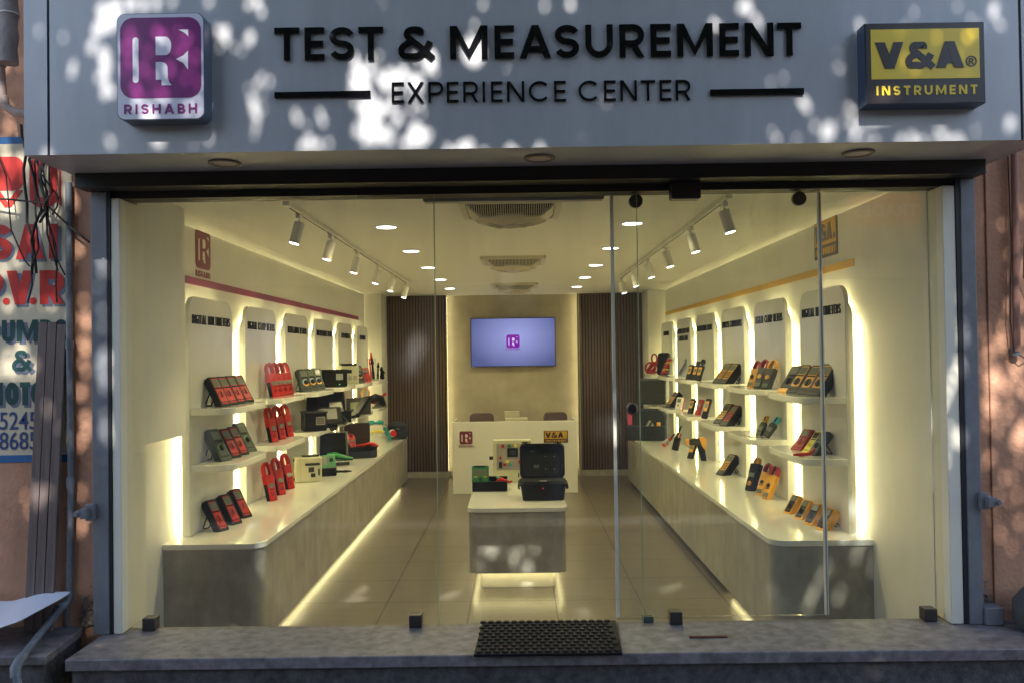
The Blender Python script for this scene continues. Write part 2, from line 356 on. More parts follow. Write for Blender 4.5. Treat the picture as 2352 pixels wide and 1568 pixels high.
# purple square mark: pieces in a unit square (0..1), white cut-out shapes
def mark_shapes():
    bar = rrect(.155, .19, .228, .755, .035)
    bowl = [(.44, .53), (.56, .53)]+arc(.56, .645, .075, .115, -90, 90, 10)+[(.44, .76)]
    leg = [(.44, .445), (.50, .445)]+arc(.50, .375, .085, .07, 90, 0, 6)+[(.59, .25), (.60, .20), (.635, .155), (.51, .155), (.51, .225), (.44, .225)]
    tri1 = [(.845, .755), (.845, .845), (.72, .845), (.79, .81), (.825, .78)]
    tri2 = [(.84, .58), (.78, .52), (.69, .478), (.78, .43), (.84, .345)]
    return [bar, bowl, leg, tri1, tri2]
def mark(parent, M_, size, m_sq, m_wh, y0=0, t=.004, rad=.16):
    a = MB(M_); a.prism([(p[0]*size, p[1]*size) for p in rrect(0, 0, 1, 1, rad, 8)], y0-t, y0); sq = obj('square', a, m_sq, parent)
    b = MB(M_)
    for s_ in mark_shapes(): b.prism([(p[0]*size, p[1]*size) for p in s_], y0-t-.0015, y0-t+.001)
    obj('emblem', b, m_wh, parent)
    return sq
def LT(x, y, z, a=0): return Matrix.Translation((x, y, z)) @ Matrix.Rotation(R(a), 4, 'Z')

# ================================================================== SETTING
ZS = .15
struct('ground', MB().box(-60, -60, -.2, 60, 3.9, ZS), m_street)
struct('pavement', MB().box(-20, .9, ZS+.002, 20, 3.86, ZS+.12), m_pave)
struct('floor', MB().box(-2.3, 4.287, -.05, 2.2, 12.9, 0), m_tile)
wl, wr, YB = -2.175, 2.095, 12.72
struct('wall_left', MB().box(wl-.12, 4.33, 0, wl, 12.9, 2.8).box(wl+.001, 12.06, .001, -1.935, 12.574, 2.689), m_wall)
struct('wall_right', MB().box(wr, 4.33, 0, wr+.12, 12.9, 2.8).box(1.85, 12.0, .001, wr-.001, 12.574, 2.689), m_wall)
struct('wall_back', MB().box(wl, YB, 0, wr, YB+.1, 2.8), m_stone)
cb = MB().box(wl, 4.30, 2.69, wr, 12.9, 2.80)
cb.prism([(wl, 2.678), (wl+.17, 2.689), (wl, 2.689)], 4.33, 12.5); cb.prism([(wr, 2.678), (wr, 2.689), (wr-.17, 2.689)], 4.33, 12.5)
struct('ceiling', cb, m_ceil)

# pink walls of the building left and right of the shop
tag(obj('plaster_wall', MB().box(-9, 4.25, ZS, -2.101, 4.6, 6.5), m_pink), 'pink plaster wall left of the shopfront carrying painted lettering', 'wall')
tag(obj('plaster_wall', MB().box(2.255, 4.25, ZS, 9, 4.6, 6.5), m_pink), 'bare pink plaster wall right of the shopfront', 'wall')
tag(obj('plaster_wall', MB().box(-2.125, 4.34, 2.80, 2.255, 4.6, 6.5), m_pink), 'pink plaster wall behind and above the silver fascia', 'wall')

# granite ledge the glass stands on
lg = thing('stone_ledge', 'long worn granite ledge below the glass front', 'ledge', (0, 3.8, 0))
def at(o, mb): mb.M = Matrix.Translation(-Vector(o.location)); return mb
def child(name, mb, m, parent, **k):           # mesh given in world coordinates, parent an unrotated empty
    mb.v = [tuple(Vector(p)-Vector(parent.location)) for p in mb.v]; return obj(name, mb, m, parent, **k)
child('slab', MB().prism([(3.832, .455), (3.832, .402), (4.285, .402), (4.285, .455)], -2.06, 2.95, 'x'), m_granite, lg, bevel=.005)
child('base', MB().box(-2.04, 3.860, ZS, 2.9, 4.285, .401), m_plinth, lg)
# little stained groove with rust
tag(obj('rust_patch', MB().box(.79, 4.02, .456, .97, 4.045, .4605), m_rust, bevel=.002), 'dark red rusty strip lying in the ledge right of the black mat', 'metal strip')
sp = thing('stone_platform', 'raised stone platform left of the ledge under the leaning planks', 'ledge', (-2.5, 3.85, 0))
child('slab', MB().prism([(-5, 3.82), (-2.14, 3.82), (-2.18, 4.249), (-5, 4.249)], .435, .477, 'z'), m_granite, sp, bevel=.006)
child('base', MB().prism([(-5, 3.85), (-2.16, 3.85), (-2.20, 4.248), (-5, 4.248)], ZS, .434, 'z'), m_plinth, sp)

# ================================================================== FASCIA
YF = 3.69
fa = thing('shop_fascia', 'silver grey fascia board with black raised lettering over the shopfront', 'shop sign', (0, YF, 2.7))
child('panel', MB().box(-2.034, YF, 2.70, 2.200, YF+.03, 3.9), m_fascia, fa)
child('end_panel', MB().box(-2.148, YF, 2.70, -2.046, YF+.03, 3.9), m_fascia, fa)
child('end_panel', MB().box(2.213, YF, 2.70, 2.32, YF+.03, 3.9), m_fascia, fa)
for a_, b_ in ((-2.046, -2.034), (2.200, 2.213)): child('seam', MB().box(a_, YF+.006, 2.702, b_, YF+.03, 3.9), m_seam, fa)
for a_, b_ in ((-2.148, -2.13), (2.302, 2.32)): child('side', MB().box(a_, YF+.031, 2.70, b_, 4.34, 3.9), m_fascia, fa)
child('soffit', MB().box(-2.129, YF+.031, 2.701, 2.301, 4.33, 2.72), m_fascia, fa)
T1 = [('T', -1.043, -0.934), ('E', -0.911, -0.825), ('S', -0.802, -0.695), ('T', -0.676, -0.567), ('&', -0.503, -0.346), ('M', -0.276, -0.112), ('E', -0.082, 0.004), ('A', 0.027, 0.164), ('S', 0.181, 0.287), ('U', 0.314, 0.434), ('R', 0.462, 0.57), ('E', 0.597, 0.686), ('M', 0.713, 0.868), ('E', 0.897, 0.982), ('N', 1.007, 1.132), ('T', 1.149, 1.253)]
T2 = [('E', -0.533, -0.48), ('X', -0.464, -0.394), ('P', -0.373, -0.308), ('E', -0.293, -0.242), ('R', -0.221, -0.157), ('I', -0.138, -0.125), ('E', -0.1, -0.05), ('N', -0.03, 0.045), ('C', 0.063, 0.156), ('E', 0.175, 0.226), ('C', 0.279, 0.373), ('E', 0.392, 0.443), ('N', 0.463, 0.535), ('T', 0.552, 0.615), ('E', 0.634, 0.685), ('R', 0.704, 0.768)]
for ch, a, b in T1:
    z = 3.089-.0065*(a+.1)
    child('letter', letter_mb(MB(), ch, a, z, b-a, .144, .0265, YF-.012, YF-.003), m_letter, fa)
for ch, a, b in T2:
    z = 2.903-.0075*(a+.5)
    child('letter', letter_mb(MB(), ch, a, z, b-a, .089, .0105, YF-.009, YF-.002), m_letter, fa)
child('underline', MB().box(-1.045, YF-.012, 2.931, -.625, YF-.003, 2.957), m_letter, fa)
child('underline', MB().box(.853, YF-.012, 2.911, 1.26, YF-.003, 2.938), m_letter, fa)

# light boxes
lb = thing('sign_box', 'white sign box with a purple square emblem and purple lettering', 'sign', (-1.55, YF, 3.08))
x0, x1, z0, z1 = -1.698, -1.322, 2.822, 3.281; P = .085
child('case', MB().prism(rrect(x0, z0, x1, z1, .035), YF-P, YF-.001), mat('slate side', (.09, .11, .16), .4), lb, smooth=True)
child('face', MB().prism(rrect(x0+.004, z0+.004, x1-.004, z1-.004, .032), YF-P-.004, YF-P), m_lavwhite, lb)
mark(lb, Matrix.Translation((x0+.017-lb.location.x, YF-P-.0045-YF, z0+.093-3.08)), .346, m_purple, m_lavwhite, 0, .001, .16)
child('lettering', word_mb(MB(), 'RISHABH', x0+.032, x1-.032, z0+.026, .041, .0078, YF-P-.0065, YF-P-.003, .34), m_purple, lb)
vb = thing('sign_box', 'brown sign box with a yellow panel and black capitals', 'sign', (1.77, YF, 3.03))
x0, x1, z0, z1 = 1.498, 2.006, 2.840, 3.188; P = .08
child('case', MB().prism([(x0, z0), (x1, z0), (x1, z1), (x0, z1)], YF-P, YF-.001), mat('blue grey side', (.035, .06, .11), .35), vb)
child('face', MB().prism([(x0+.003, z0+.003), (x1-.003, z0+.003), (x1-.003, z1-.003), (x0+.003, z1-.003)], YF-P-.004, YF-P), m_brown, vb)
child('yellow_panel', MB().box(x0+.024, YF-P-.0055, z0+.107, x1-.024, YF-P-.003, z1-.028), m_vyel, vb)
lt = MB()
letter_mb(lt, 'V', x0+.042, z0+.152, .118, .112, .036, YF-P-.0085, YF-P-.005)
letter_mb(lt, '&', x0+.172, z0+.152, .118, .112, .028, YF-P-.0085, YF-P-.005)
letter_mb(lt, 'A', x0+.298, z0+.152, .118, .112, .036, YF-P-.0085, YF-P-.005)
text_mb(lt, '®', .062, x0+.448, z0+.156, .002, .01, y=YF-P-.0062)
child('capitals', lt, m_brown, vb)
child('lettering', word_mb(MB(), 'INSTRUMENT', x0+.043, x1-.036, z0+.038, .040, .0085, YF-P-.0065, YF-P-.003, .32), m_vyel, vb)

# soffit lamps
s0 = None
for i, (x, nm) in enumerate([(-1.335, 'leftmost'), (.113, 'middle'), (1.57, 'rightmost')]):
    lab = nm+' of the three round unlit lamps in the soffit under the fascia'
    if not s0:
        s0 = thing('soffit_lamp', lab, 'lamp', (x, 3.88, 2.70), group='round lamps in the fascia soffit')
        obj('trim_ring', MB().lathe([(.052, 0), (.072, 0), (.072, -.008), (.064, -.011), (.052, -.009), (.052, 0)], (0, 0, 0), 32), mat('bronze ring', (.16, .13, .11), .4), s0, smooth=True)
        obj('diffuser', MB().lathe([(.0, -.006), (.058, -.006), (.060, -.003)], (0, 0, 0), 32), mat('unlit diffuser', (.50, .42, .37), .5), s0, smooth=True)
    else: dup(s0, (x, 3.88, 2.70), (0, 0, 0), lab)

# dark shutter housing and glass head channel
tag(obj('shutter_housing', MB().box(-2.12, 4.06, 2.632, 2.25, 4.18, 2.700).box(-2.12, 4.055, 2.632, 2.25, 4.06, 2.637), m_dark), 'dark metal shutter housing running between soffit and glass', 'shutter housing')
hc = thing('head_channel', 'dark channel holding the top edge of the shop glass', 'frame', (0, 4.22, 2.6))
child('rail', MB().box(-2.03, 4.20, 2.600, 2.16, 4.32, 2.699), m_dark, hc)
child('lip', MB().box(-1.95, 4.196, 2.640, 2.1, 4.1998, 2.645), m_silver, hc)
# side posts
def post(name, x0, x1, lab, hx, foot):
    t = thing(name, lab, 'post', (x0, 4.17, .455))
    child('upright', MB().box(x0, 4.17, .456, x1, 4.26, 2.63), m_postpaint, t, bevel=.004)
    s = -1 if hx < x0 else 1; a, b = sorted((hx, hx+s*.05)); e = x0 if s < 0 else x1
    child('hinge_lug', MB().box(min(e, hx), 4.105, 1.035, max(e, hx), 4.169, 1.085).cyl((hx+s*.012, 4.10, 1.06), (hx+s*.012, 4.15, 1.06), .017, n=12), m_postpaint, t, bevel=.003)
    child('bolt', MB().cyl((hx+s*.012, 4.085, 1.06), (hx+s*.012, 4.10, 1.06), .010, n=6), m_postpaint, t)
    child('clamp_plate', MB().box(e-.02, 4.14, 1.02, e+.02, 4.168, 1.10), m_postpaint, t, bevel=.003)
    if foot: child('foot', MB().box(x1, 4.15, .457, x1+.085, 4.249, .540), m_postpaint, t, bevel=.004)
post('steel_post', -2.100, -2.021, 'blue grey steel post left of the shop glass', -2.13, False)
post('steel_post', 2.184, 2.254, 'blue grey steel post with a square foot right of the shop glass', 2.285, True)
tag(obj('rubber_gasket', MB().box(-2.020, 4.175, .457, -2.006, 4.25, 2.63), m_seam), 'black gap strip beside the left steel post', 'gasket')
tag(obj('rubber_gasket', MB().box(2.162, 4.175, .457, 2.183, 4.25, 2.63), m_seam), 'black gap strip beside the right steel post', 'gasket')
tag(obj('door_jamb', MB().box(-2.005, 4.18, .457, -1.962, 4.46, 2.60), m_cream, bevel=.003), 'cream painted jamb at the left end of the glass', 'door jamb')
tag(obj('door_jamb', MB().box(2.10, 4.18, .457, 2.161, 4.46, 2.60), m_cream, bevel=.003), 'cream painted jamb at the right end of the glass', 'door jamb')

# ================================================================== GLASS
def pane(name, x0, x1, y, z0, z1, parent):
    return child(name, MB().box(x0, y, z0, x1, y+.010, z1), m_glass, parent)
def edge(x, y, z0, z1, parent, wd=.004): return child('polished_edge', MB().box(x-wd/2, y-.001, z0, x+wd/2, y+.011, z1), m_edge, parent)
def clampblock(x, z, parent, y=4.24, lab=None):
    c = child('floor_clamp', MB().box(x-.031, y-.028, z, x+.031, y+.038, z+.062), mat('dark bronze clamp', (.07, .06, .058), .35, .5), parent, bevel=.003)
    return c
g1 = thing('glass_panel', 'large fixed glass pane covering the left part of the shopfront', 'glass panel', (-1.2, 4.25, .456))
pane('pane', -1.961, -.412, 4.245, .4565, 2.60, g1); edge(-.410, 4.245, .4565, 2.60, g1); clampblock(-1.85, .4565, g1, 4.245); clampblock(-.525, .4565, g1, 4.245)
g2 = thing('glass_panel', 'fixed glass pane between the left pane and the glass door', 'glass panel', (0, 4.25, .456))
pane('pane', -.407, .604, 4.245, .4565, 2.60, g2); edge(.606, 4.245, .4565, 2.60, g2, .003)
child('floor_clamp', MB().box(.605, 4.26, .457, .66, 4.29, .485), mat('teal block', (.03, .07, .07), .2), g2, bevel=.002)
g3 = thing('glass_panel', 'fixed glass pane at the right end of the shopfront', 'glass panel', (1.8, 4.25, .456))
pane('pane', .6085, 2.099, 4.245, .4565, 2.60, g3); clampblock(.765, .4565, g3, 4.245); clampblock(2.02, .4565, g3, 4.245)
gd = thing('glass_door', 'sliding glass door with two round rollers and pale edge strips', 'door', (1, 4.30, .47))
pane('pane', .486, 1.532, 4.292, .475, 2.598, gd)
for x in (.486, 1.535):
    child('edge_strip', MB().box(x-.008, 4.288, .475, x-.0025, 4.306, 2.598).box(x+.0025, 4.288, .475, x+.008, 4.306, 2.598), m_seal, gd)
    child('seal_core', MB().box(x-.0025, 4.286, .475, x+.0025, 4.302, 2.598), (m_seal if x < 1 else mat('seal core', (.30, .27, .24), .3)), gd)
for x in (.606, 1.428):
    rl = child('roller', MB().cyl((x, 4.262, 2.563), (x, 4.292, 2.563), .035, n=32), mat('brushed bronze', (.10, .075, .065), .3, .7, .3, 30), gd, bevel=.004)
    child('roller_pin', MB().box(x-.003, 4.262, 2.585, x+.003, 4.28, 2.61), m_dark, gd)
child('bottom_rail', MB().box(.486, 4.290, .462, 1.53, 4.306, .474), m_acryl, gd)
hd = child('handle', MB().lathe([(.024, 0), (.031, 0), (.031, -.02), (.024, -.024), (.024, 0)], (.572, 4.290, 1.52), 28, 'y'), mat('dull ring', (.16, .14, .14), .25, .6), gd, smooth=True)
child('lock', MB().cyl((.572, 4.270, 1.52), (.572, 4.289, 1.52), .022, n=24), mat('plum lock', (.03, .012, .022), .15), gd)
tag(obj('door_sensor', MB().prism(rrect(.759, 2.545, .905, 2.632, .012), 4.13, 4.195), mat('brown black plastic', (.018, .010, .010), .35), bevel=.003), 'dark rounded sensor box hanging above the glass door', 'sensor')

# rubber mat with raised hexagonal studs
mt = thing('door_mat', 'black rubber mat with raised studs on the ledge', 'mat', (.12, 4.0, .456))
child('base', MB().prism([(-.215, 3.80), (.448, 3.80), (.470, 4.262), (-.195, 4.262)], .4575, .470, 'z'), m_rubber, mt, bevel=.003)
sd = MB()
for j in range(11):
    for i in range(17):
        y = 3.822+j*.0420; x = -.19+i*.0385+(.019 if j % 2 else 0)
        if x < .44: sd.cyl((x, y, .470), (x, y, .478), .0175, .013, n=6)
child('studs', sd, m_rubber, mt)

# ================================================================== LEFT EXTERIOR WALL: painted advert
YW = 4.25
ad = thing('painted_sign', 'hand painted cream wall sign with red and dark green capitals', 'sign', (-2.5, YW, 2.1))
child('background', MB().box(-5, YW-.004, 1.333, -2.232, YW-.001, 2.895), m_signcream, ad)
for a_, b_ in ((1.297, 1.333), (2.895, 2.93)): child('blue_band', MB().box(-5, YW-.0045, a_, -2.232, YW-.001, b_), m_signblue, ad)
def wallword(s, size, xr, z, m, bold=.03, sx=1, sh=True, sp_=1.0, n='word'):
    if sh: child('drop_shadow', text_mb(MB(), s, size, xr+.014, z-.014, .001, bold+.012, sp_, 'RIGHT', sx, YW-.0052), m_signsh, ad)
    child(n, text_mb(MB(), s, size, xr, z, .001, bold, sp_, 'RIGHT', sx, YW-.0066), m, ad)
def painted(ch, p0, p1, z, H_, wt, m):
    a, b = p0, p1
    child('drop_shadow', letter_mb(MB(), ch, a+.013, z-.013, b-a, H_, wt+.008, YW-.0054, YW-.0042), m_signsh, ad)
    child('letter', letter_mb(MB(), ch, a, z, b-a, H_, wt, YW-.0068, YW-.0058), m, ad)
for ch, a, b in (('M', -2.86, -2.74), ('S', -2.655, -2.535), ('A', -2.515, -2.372), ('I', -2.352, -2.300)): painted(ch, a, b, 2.312, .176, .044, m_signred)
for ch, a, b in (('P', -2.70, -2.578), ('V', -2.562, -2.430), ('R', -2.396, -2.272)): painted(ch, a, b, 2.085, .170, .044, m_signred)
for x in (-2.565, -2.430): child('dot', MB().cyl((x, YW-.007, 2.102), (x, YW-.005, 2.102), .018, n=14), m_signred, ad)
for ch, a, b in (('P', -2.665, -2.60), ('U', -2.588, -2.522), ('M', -2.512, -2.405), ('P', -2.395, -2.330), ('S', -2.320, -2.258)): painted(ch, a, b, 1.898, .110, .024, m_signgrn)
painted('&', -2.536, -2.440, 1.752, .105, .020, m_signgrn)
for ch, a, b in (('M', -2.67, -2.585), ('O', -2.572, -2.506), ('T', -2.498, -2.448), ('O', -2.442, -2.376), ('R', -2.366, -2.305)): painted(ch, a, b, 1.583, .115, .026, m_signgrn)
wallword('94220 25245', .125, -2.405, 1.462, m_signnum, .006, .8, False)
wallword('98220 48685', .125, -2.405, 1.362, m_signnum, .006, .8, False)
# big red letters at the top, cut by the frame
child('word', MB().prism(rrect(-2.80, 2.66, -2.475, 2.83, .05), YW-.0062, YW-.004), m_signred, ad)
bg = MB(); bg.band([(p[0], p[1]) for p in rrect(-2.445, 2.575, -2.305, 2.83, .05)], [(p[0], p[1]) for p in rrect(-2.40, 2.62, -2.345, 2.79, .025)], YW-.0062, YW-.004)
child('word', bg, m_signred, ad)
child('word', letter_mb(MB(), 'V', -2.63, 2.575, .15, .085, .03, YW-.0066, YW-.004), m_signred, ad)
child('stripe', MB().box(-2.295, YW-.006, 2.58, -2.285, YW-.004, 2.84), m_signred, ad)

# conduit pipe with elbow and run toward the lower left
cp = thing('conduit_pipe', 'grey conduit running down the wall and bending away at the platform', 'pipe', (-2.25, 4.2, .6))
child('riser', MB().tube([(-2.235, 4.222, 2.69), (-2.237, 4.222, 1.9), (-2.232, 4.222, 1.2), (-2.245, 4.222, .63)], .0155, 14), m_pipe, cp, smooth=True)
for a_, b_ in ((1.17, 1.225), (1.86, 1.90)): child('coupling', MB().cyl((-2.235, 4.222, a_), (-2.235, 4.222, b_), .0205, n=16), m_pipe, cp, smooth=True)
child('elbow', MB().tube([(-2.245, 4.222, .66), (-2.245, 4.222, .625), (-2.252, 4.205, .602), (-2.275, 4.17, .590)], .021, 14), m_pipe, cp, smooth=True)
child('run', MB().tube([(-2.26, 4.19, .594), (-2.24, 3.92, .520), (-2.225, 3.78, .485)], .0165, 14), m_pipe, cp, smooth=True)
child('elbow', MB().tube([(-2.225, 3.80, .488), (-2.222, 3.76, .478), (-2.225, 3.735, .455), (-2.217, 3.725, .42)], .023, 14), m_pipe, cp, smooth=True)
child('tail', MB().tube([(-2.217, 3.727, .43), (-2.17, 3.70, .28), (-2.16, 3.69, .20)], .0175, 14), m_pipe, cp, smooth=True)
tag(obj('wall_pipe', MB().cyl((-2.262, 4.235, .48), (-2.262, 4.235, .62), .010, n=10), m_pipe), 'short thin grey pipe stub behind the foot of the conduit', 'pipe')

# planks
pk = None
for i, (xb, xt) in enumerate([(-2.435, -2.386), (-2.388, -2.340), (-2.340, -2.293)]):
    lab = ['leftmost', 'middle', 'rightmost'][i]+' of the three brown planks leaning on the painted wall'
    Mk = Matrix.Translation((xb, 4.155, .479))
    d = Vector((xt-xb, .06, 1.515)); sh = Matrix.Identity(4); sh[0][2] = d.x/d.z; sh[1][2] = d.y/d.z
    pl = MB(Matrix.Translation((0, 0, 0)) @ sh); pl.box(0, 0, 0, .043, .022, 1.515+(-.012 if i == 2 else 0))
    o = obj('plank', pl, m_plank, bevel=.002); o.location = (xb, 4.155, .479); tag(o, lab, 'plank', 'planks leaning on the painted wall')
# white sheet at lower left
def sheet():
    n = 14; vs = []; fs = []
    for j in range(5):
        for i in range(n):
            x = -2.95+(.665)*i/(n-1)+.02*j; y = 3.86+.085*j; z = .515+.085*((i/(n-1))**1.3)+.012*math.sin(i*1.1+j*.8)+.018*j
            vs.append((x, y, z))
    for j in range(4):
        for i in range(n-1): fs.append((j*n+i, j*n+i+1, (j+1)*n+i+1, (j+1)*n+i))
    return MB().add(vs, fs)
o = obj('plastic_sheet', sheet(), m_sheet, smooth=True); s_ = o.modifiers.new('thick', 'SOLIDIFY'); s_.thickness = .012; sb = o.modifiers.new('sub', 'SUBSURF'); sb.levels = sb.render_levels = 2
tag(o, 'crumpled white plastic sheet lying on the stone platform', 'sheet')
# cables
random.seed(4)
for i in range(9):
    x0 = -2.50+.05*random.random()*3+(i*.012); pts = []
    xe = -2.42+.16*random.random(); zl = 2.05+random.random()*.5
    for k in range(10):
        t = k/9; pts.append((x0+(xe-x0)*t+.035*math.sin(3*t*math.pi+i)*random.random(), 4.21-.03*random.random()-.004*i, 2.98-(2.98-zl)*t+.02*math.sin(i+5*t)))
    o = obj('hanging_cable', MB().tube(pts, .0042 if i % 3 else .007, 7), m_cable, smooth=True)
    tag(o, ['leftmost', 'second', 'third', 'fourth', 'fifth', 'sixth', 'seventh', 'eighth', 'rightmost'][i]+(' thick' if i % 3 == 0 else ' thin')+' black cable counted along the top of the tangle over the painted sign', 'cable', 'cables hanging over the painted sign')
o = obj('hanging_cable', MB().tube([(-2.75, 4.20, 2.62), (-2.5, 4.17, 2.60), (-2.33, 4.18, 2.58), (-2.22, 4.19, 2.47), (-2.12, 4.2, 2.385)], .005, 7), m_cable, smooth=True)
tag(o, 'long dark cable crossing the painted sign and conduit to the left post', 'cable')
o = obj('hanging_cable', MB().tube([(-2.62, 4.20, 2.93), (-2.53, 4.19, 2.72), (-2.50, 4.18, 2.45), (-2.44, 4.19, 2.30), (-2.42, 4.2, 2.27)], .0035, 7), m_cable, smooth=True)
tag(o, 'single thin cable looping down at the far left of the painted sign', 'cable')
# pipes at top left
lp = thing('lagged_pipe', 'thick pipe wrapped in pale grey lagging at the top left corner', 'pipe', (-2.4, 4.1, 3.3))
rr = [.040+.004*math.sin(i*1.9) for i in range(22)]
child('lagging', MB().tube([(-2.40+.0*i, 4.02-.001*i, 3.95-.035*i) for i in range(22)], rr, 16), m_lag, lp, smooth=True)
for a_ in (3.585, 3.45): child('tie', MB().cyl((-2.40, 4.005, a_), (-2.40, 4.005, a_+.007), .046, n=16), m_tape, lp)
pp = thing('drain_pipe', 'ivory drain pipe with elbows at the upper left edge', 'pipe', (-2.5, 4.1, 3.1))
child('pipe', MB().tube([(-2.485, 4.10, 3.36), (-2.50, 4.10, 3.25), (-2.490, 4.1, 3.10), (-2.485, 4.1, 3.06)], .019, 14), m_pvc, pp, smooth=True)
child('elbow', MB().tube([(-2.487, 4.1, 3.09), (-2.475, 4.1, 3.04), (-2.43, 4.1, 3.01), (-2.36, 4.1, 3.0)], .021, 14), m_pvc, pp, smooth=True)
child('collar', MB().cyl((-2.485, 4.10, 3.30), (-2.50, 4.10, 3.24), .025, n=16), m_pvc, pp, smooth=True)
# right wall pipe and wires
wp = thing('wall_pipe', 'slim pink painted pipe climbing the right plaster wall', 'pipe', (2.47, 4.2, 2.0))
child('pipe', MB().tube([(2.475, 4.205, 2.9), (2.468, 4.205, 2.3), (2.463, 4.205, 1.78)], .017, 12), mat('pink pipe paint', (.30, .15, .11), .6), wp, smooth=True)
child('socket', MB().cyl((2.463, 4.215, 1.76), (2.463, 4.215, 1.80), .022, n=14), m_pipe, wp)
for pts, lab in (([(2.44, 4.21, 2.9), (2.445, 4.2, 2.3), (2.43, 4.2, 1.95), (2.445, 4.2, 1.78), (2.49, 4.19, 1.75), (2.54, 4.19, 1.78)], 'thin wire looping beside the pink pipe on the right wall'),
                 ([(2.52, 4.21, 2.4), (2.50, 4.2, 2.15), (2.55, 4.2, 2.0), (2.6, 4.2, 1.98)], 'short wire hanging at the far right edge of the plaster wall')):
    tag(obj('wall_wire', MB().tube(pts, .003, 7), m_cable, smooth=True), lab, 'wire')
bgm = MB().lathe([(0, 0), (.12, 0), (.15, .08), (.145, .22), (.10, .31), (0, .33)], (0, 0, 0), 24)
bag = thing('sack', 'grey sack with a teal side on the ledge at the far right', 'sack', (2.50, 4.08, .457))
bag.scale = (1, .8, .62)
obj('body', bgm, mat('grey cloth', (.10, .095, .095), .8, 0, .3, 8, .3, 20), bag, smooth=True)
obj('side_patch', MB().lathe([(.151, .06), (.153, .09), (.149, .21)], (.012, -.004, 0), 24), mat('teal cloth', (.02, .13, .13), .7), bag, smooth=True)
tag(obj('plaster_pilaster', MB().box(2.345, 4.240, ZS, 3.2, 4.2499, 6.4), m_pink, bevel=.004), 'shallow raised strip of pink plaster on the right wall', 'pilaster')
# flaking plaster at wall feet
rnd = random.Random(3)
def rubble(cx, cy, z0, n, lab, sx, sz_):
    m_ = MB()
    for i in range(n):
        x = cx+rnd.uniform(-sx, sx); z = z0+abs(rnd.gauss(0, sz_)); s_ = rnd.uniform(.004, .013)
        m_.add([(x+s_*rnd.uniform(-1, 1), cy+s_*rnd.uniform(-.5, .5), z+s_*rnd.uniform(-1, 1)) for _ in range(4)], [(0, 1, 2), (0, 2, 3), (0, 3, 1), (1, 3, 2)])
    return tag(obj('broken_plaster', m_, mat('raw mortar', (.30, .25, .21), .95, 0, .5, 40)), lab, 'plaster', kind='stuff')
rubble(-2.165, 4.242, .48, 260, 'crumbled pale plaster at the foot of the left post', .035, .07)
rubble(2.30, 4.242, .50, 260, 'crumbled pale plaster beside the foot of the right post', .035, .05)

# ================================================================== SHOP INTERIOR: shell details
# slatted panels, TV wall
def slats(x0, x1, lab):
    t = thing('slatted_panel', lab, 'wall panel', ((x0+x1)/2, 12.5, 0))
    child('backing', MB().box(x0 if x0 < 0 else x0+.035, 12.60, 0.09, x1 if x1 > 0 else x1-.035, 12.70, 2.689), m_slatbk, t)
    m_ = MB(); n = int((x1-x0)/.042)
    for i in range(n):
        x = x0+.002+i*(x1-x0)/n; m_.box(x, 12.575, .092, x+.027, 12.599, 2.687)
    child('slats', m_, m_slat, t)
    child('skirting', MB().box(x0, 12.58, 0, x1, 12.70, .088), m_conc, t)
slats(-1.934, -1.03, 'dark walnut slatted wall panel left of the television')
slats(.885, 1.849, 'dark walnut slatted wall panel right of the television')
for x, lab in ((-1.056, 'vertical warm light strip left of the television wall'), (.904, 'vertical warm light strip right of the television wall')):
    tag(obj('light_strip', MB().box(x, 12.64, .1, x+.008, 12.66, 2.68), m_ledw), lab, 'light strip', 'light strips beside the television wall')
tv = thing('television', 'wall mounted television showing a purple emblem on a blue screen', 'television', (-.065, 12.65, 1.985))
child('frame', MB().box(-.695, 12.60, 1.625, .565, 12.66, 2.342), m_blk, tv, bevel=.004)
ms = bpy.data.materials.new('tv picture'); ms.use_nodes = True; t_ = ms.node_tree; p_ = t_.nodes['Principled BSDF']; p_.inputs['Base Color'].default_value = (.02, .02, .03, 1)
tc = t_.nodes.new('ShaderNodeTexCoord'); mp = t_.nodes.new('ShaderNodeMapping'); mp.inputs['Scale'].default_value = (1.35, 1, 1.9); mp.inputs['Location'].default_value = (-.05, 0, -.18)
gr = t_.nodes.new('ShaderNodeTexGradient'); gr.gradient_type = 'SPHERICAL'; cr = t_.nodes.new('ShaderNodeValToRGB')
cr.color_ramp.elements[0].color = (.045, .06, .20, 1); cr.color_ramp.elements[1].color = (.27, .29, .62, 1)
t_.links.new(tc.outputs['Object'], mp.inputs[0]); t_.links.new(mp.outputs[0], gr.inputs[0]); t_.links.new(gr.outputs[0], cr.inputs[0]); t_.links.new(cr.outputs[0], p_.inputs['Emission Color']); p_.inputs['Emission Strength'].default_value = .62
child('screen', MB().box(-.685, 12.597, 1.635, .555, 12.5995, 2.332), ms, tv)
m_tvm = mat('screen purple', (.02, 0, .02), .4, emit=(.13, .0, .22), estr=.75); m_tvw = mat('screen white', (.1, .1, .1), .4, emit=(.5, .5, .85), estr=.6)
mark(tv, Matrix.Translation((-.165+.065, -.0535, 1.90-1.985)), .195, m_tvm, m_tvw, 0, .001, .14)
child('caption', text_mb(MB(), 'RISHABH', .045, -.067, 1.865, .001, .01, 1.3, y=12.5955), m_tvm, tv)

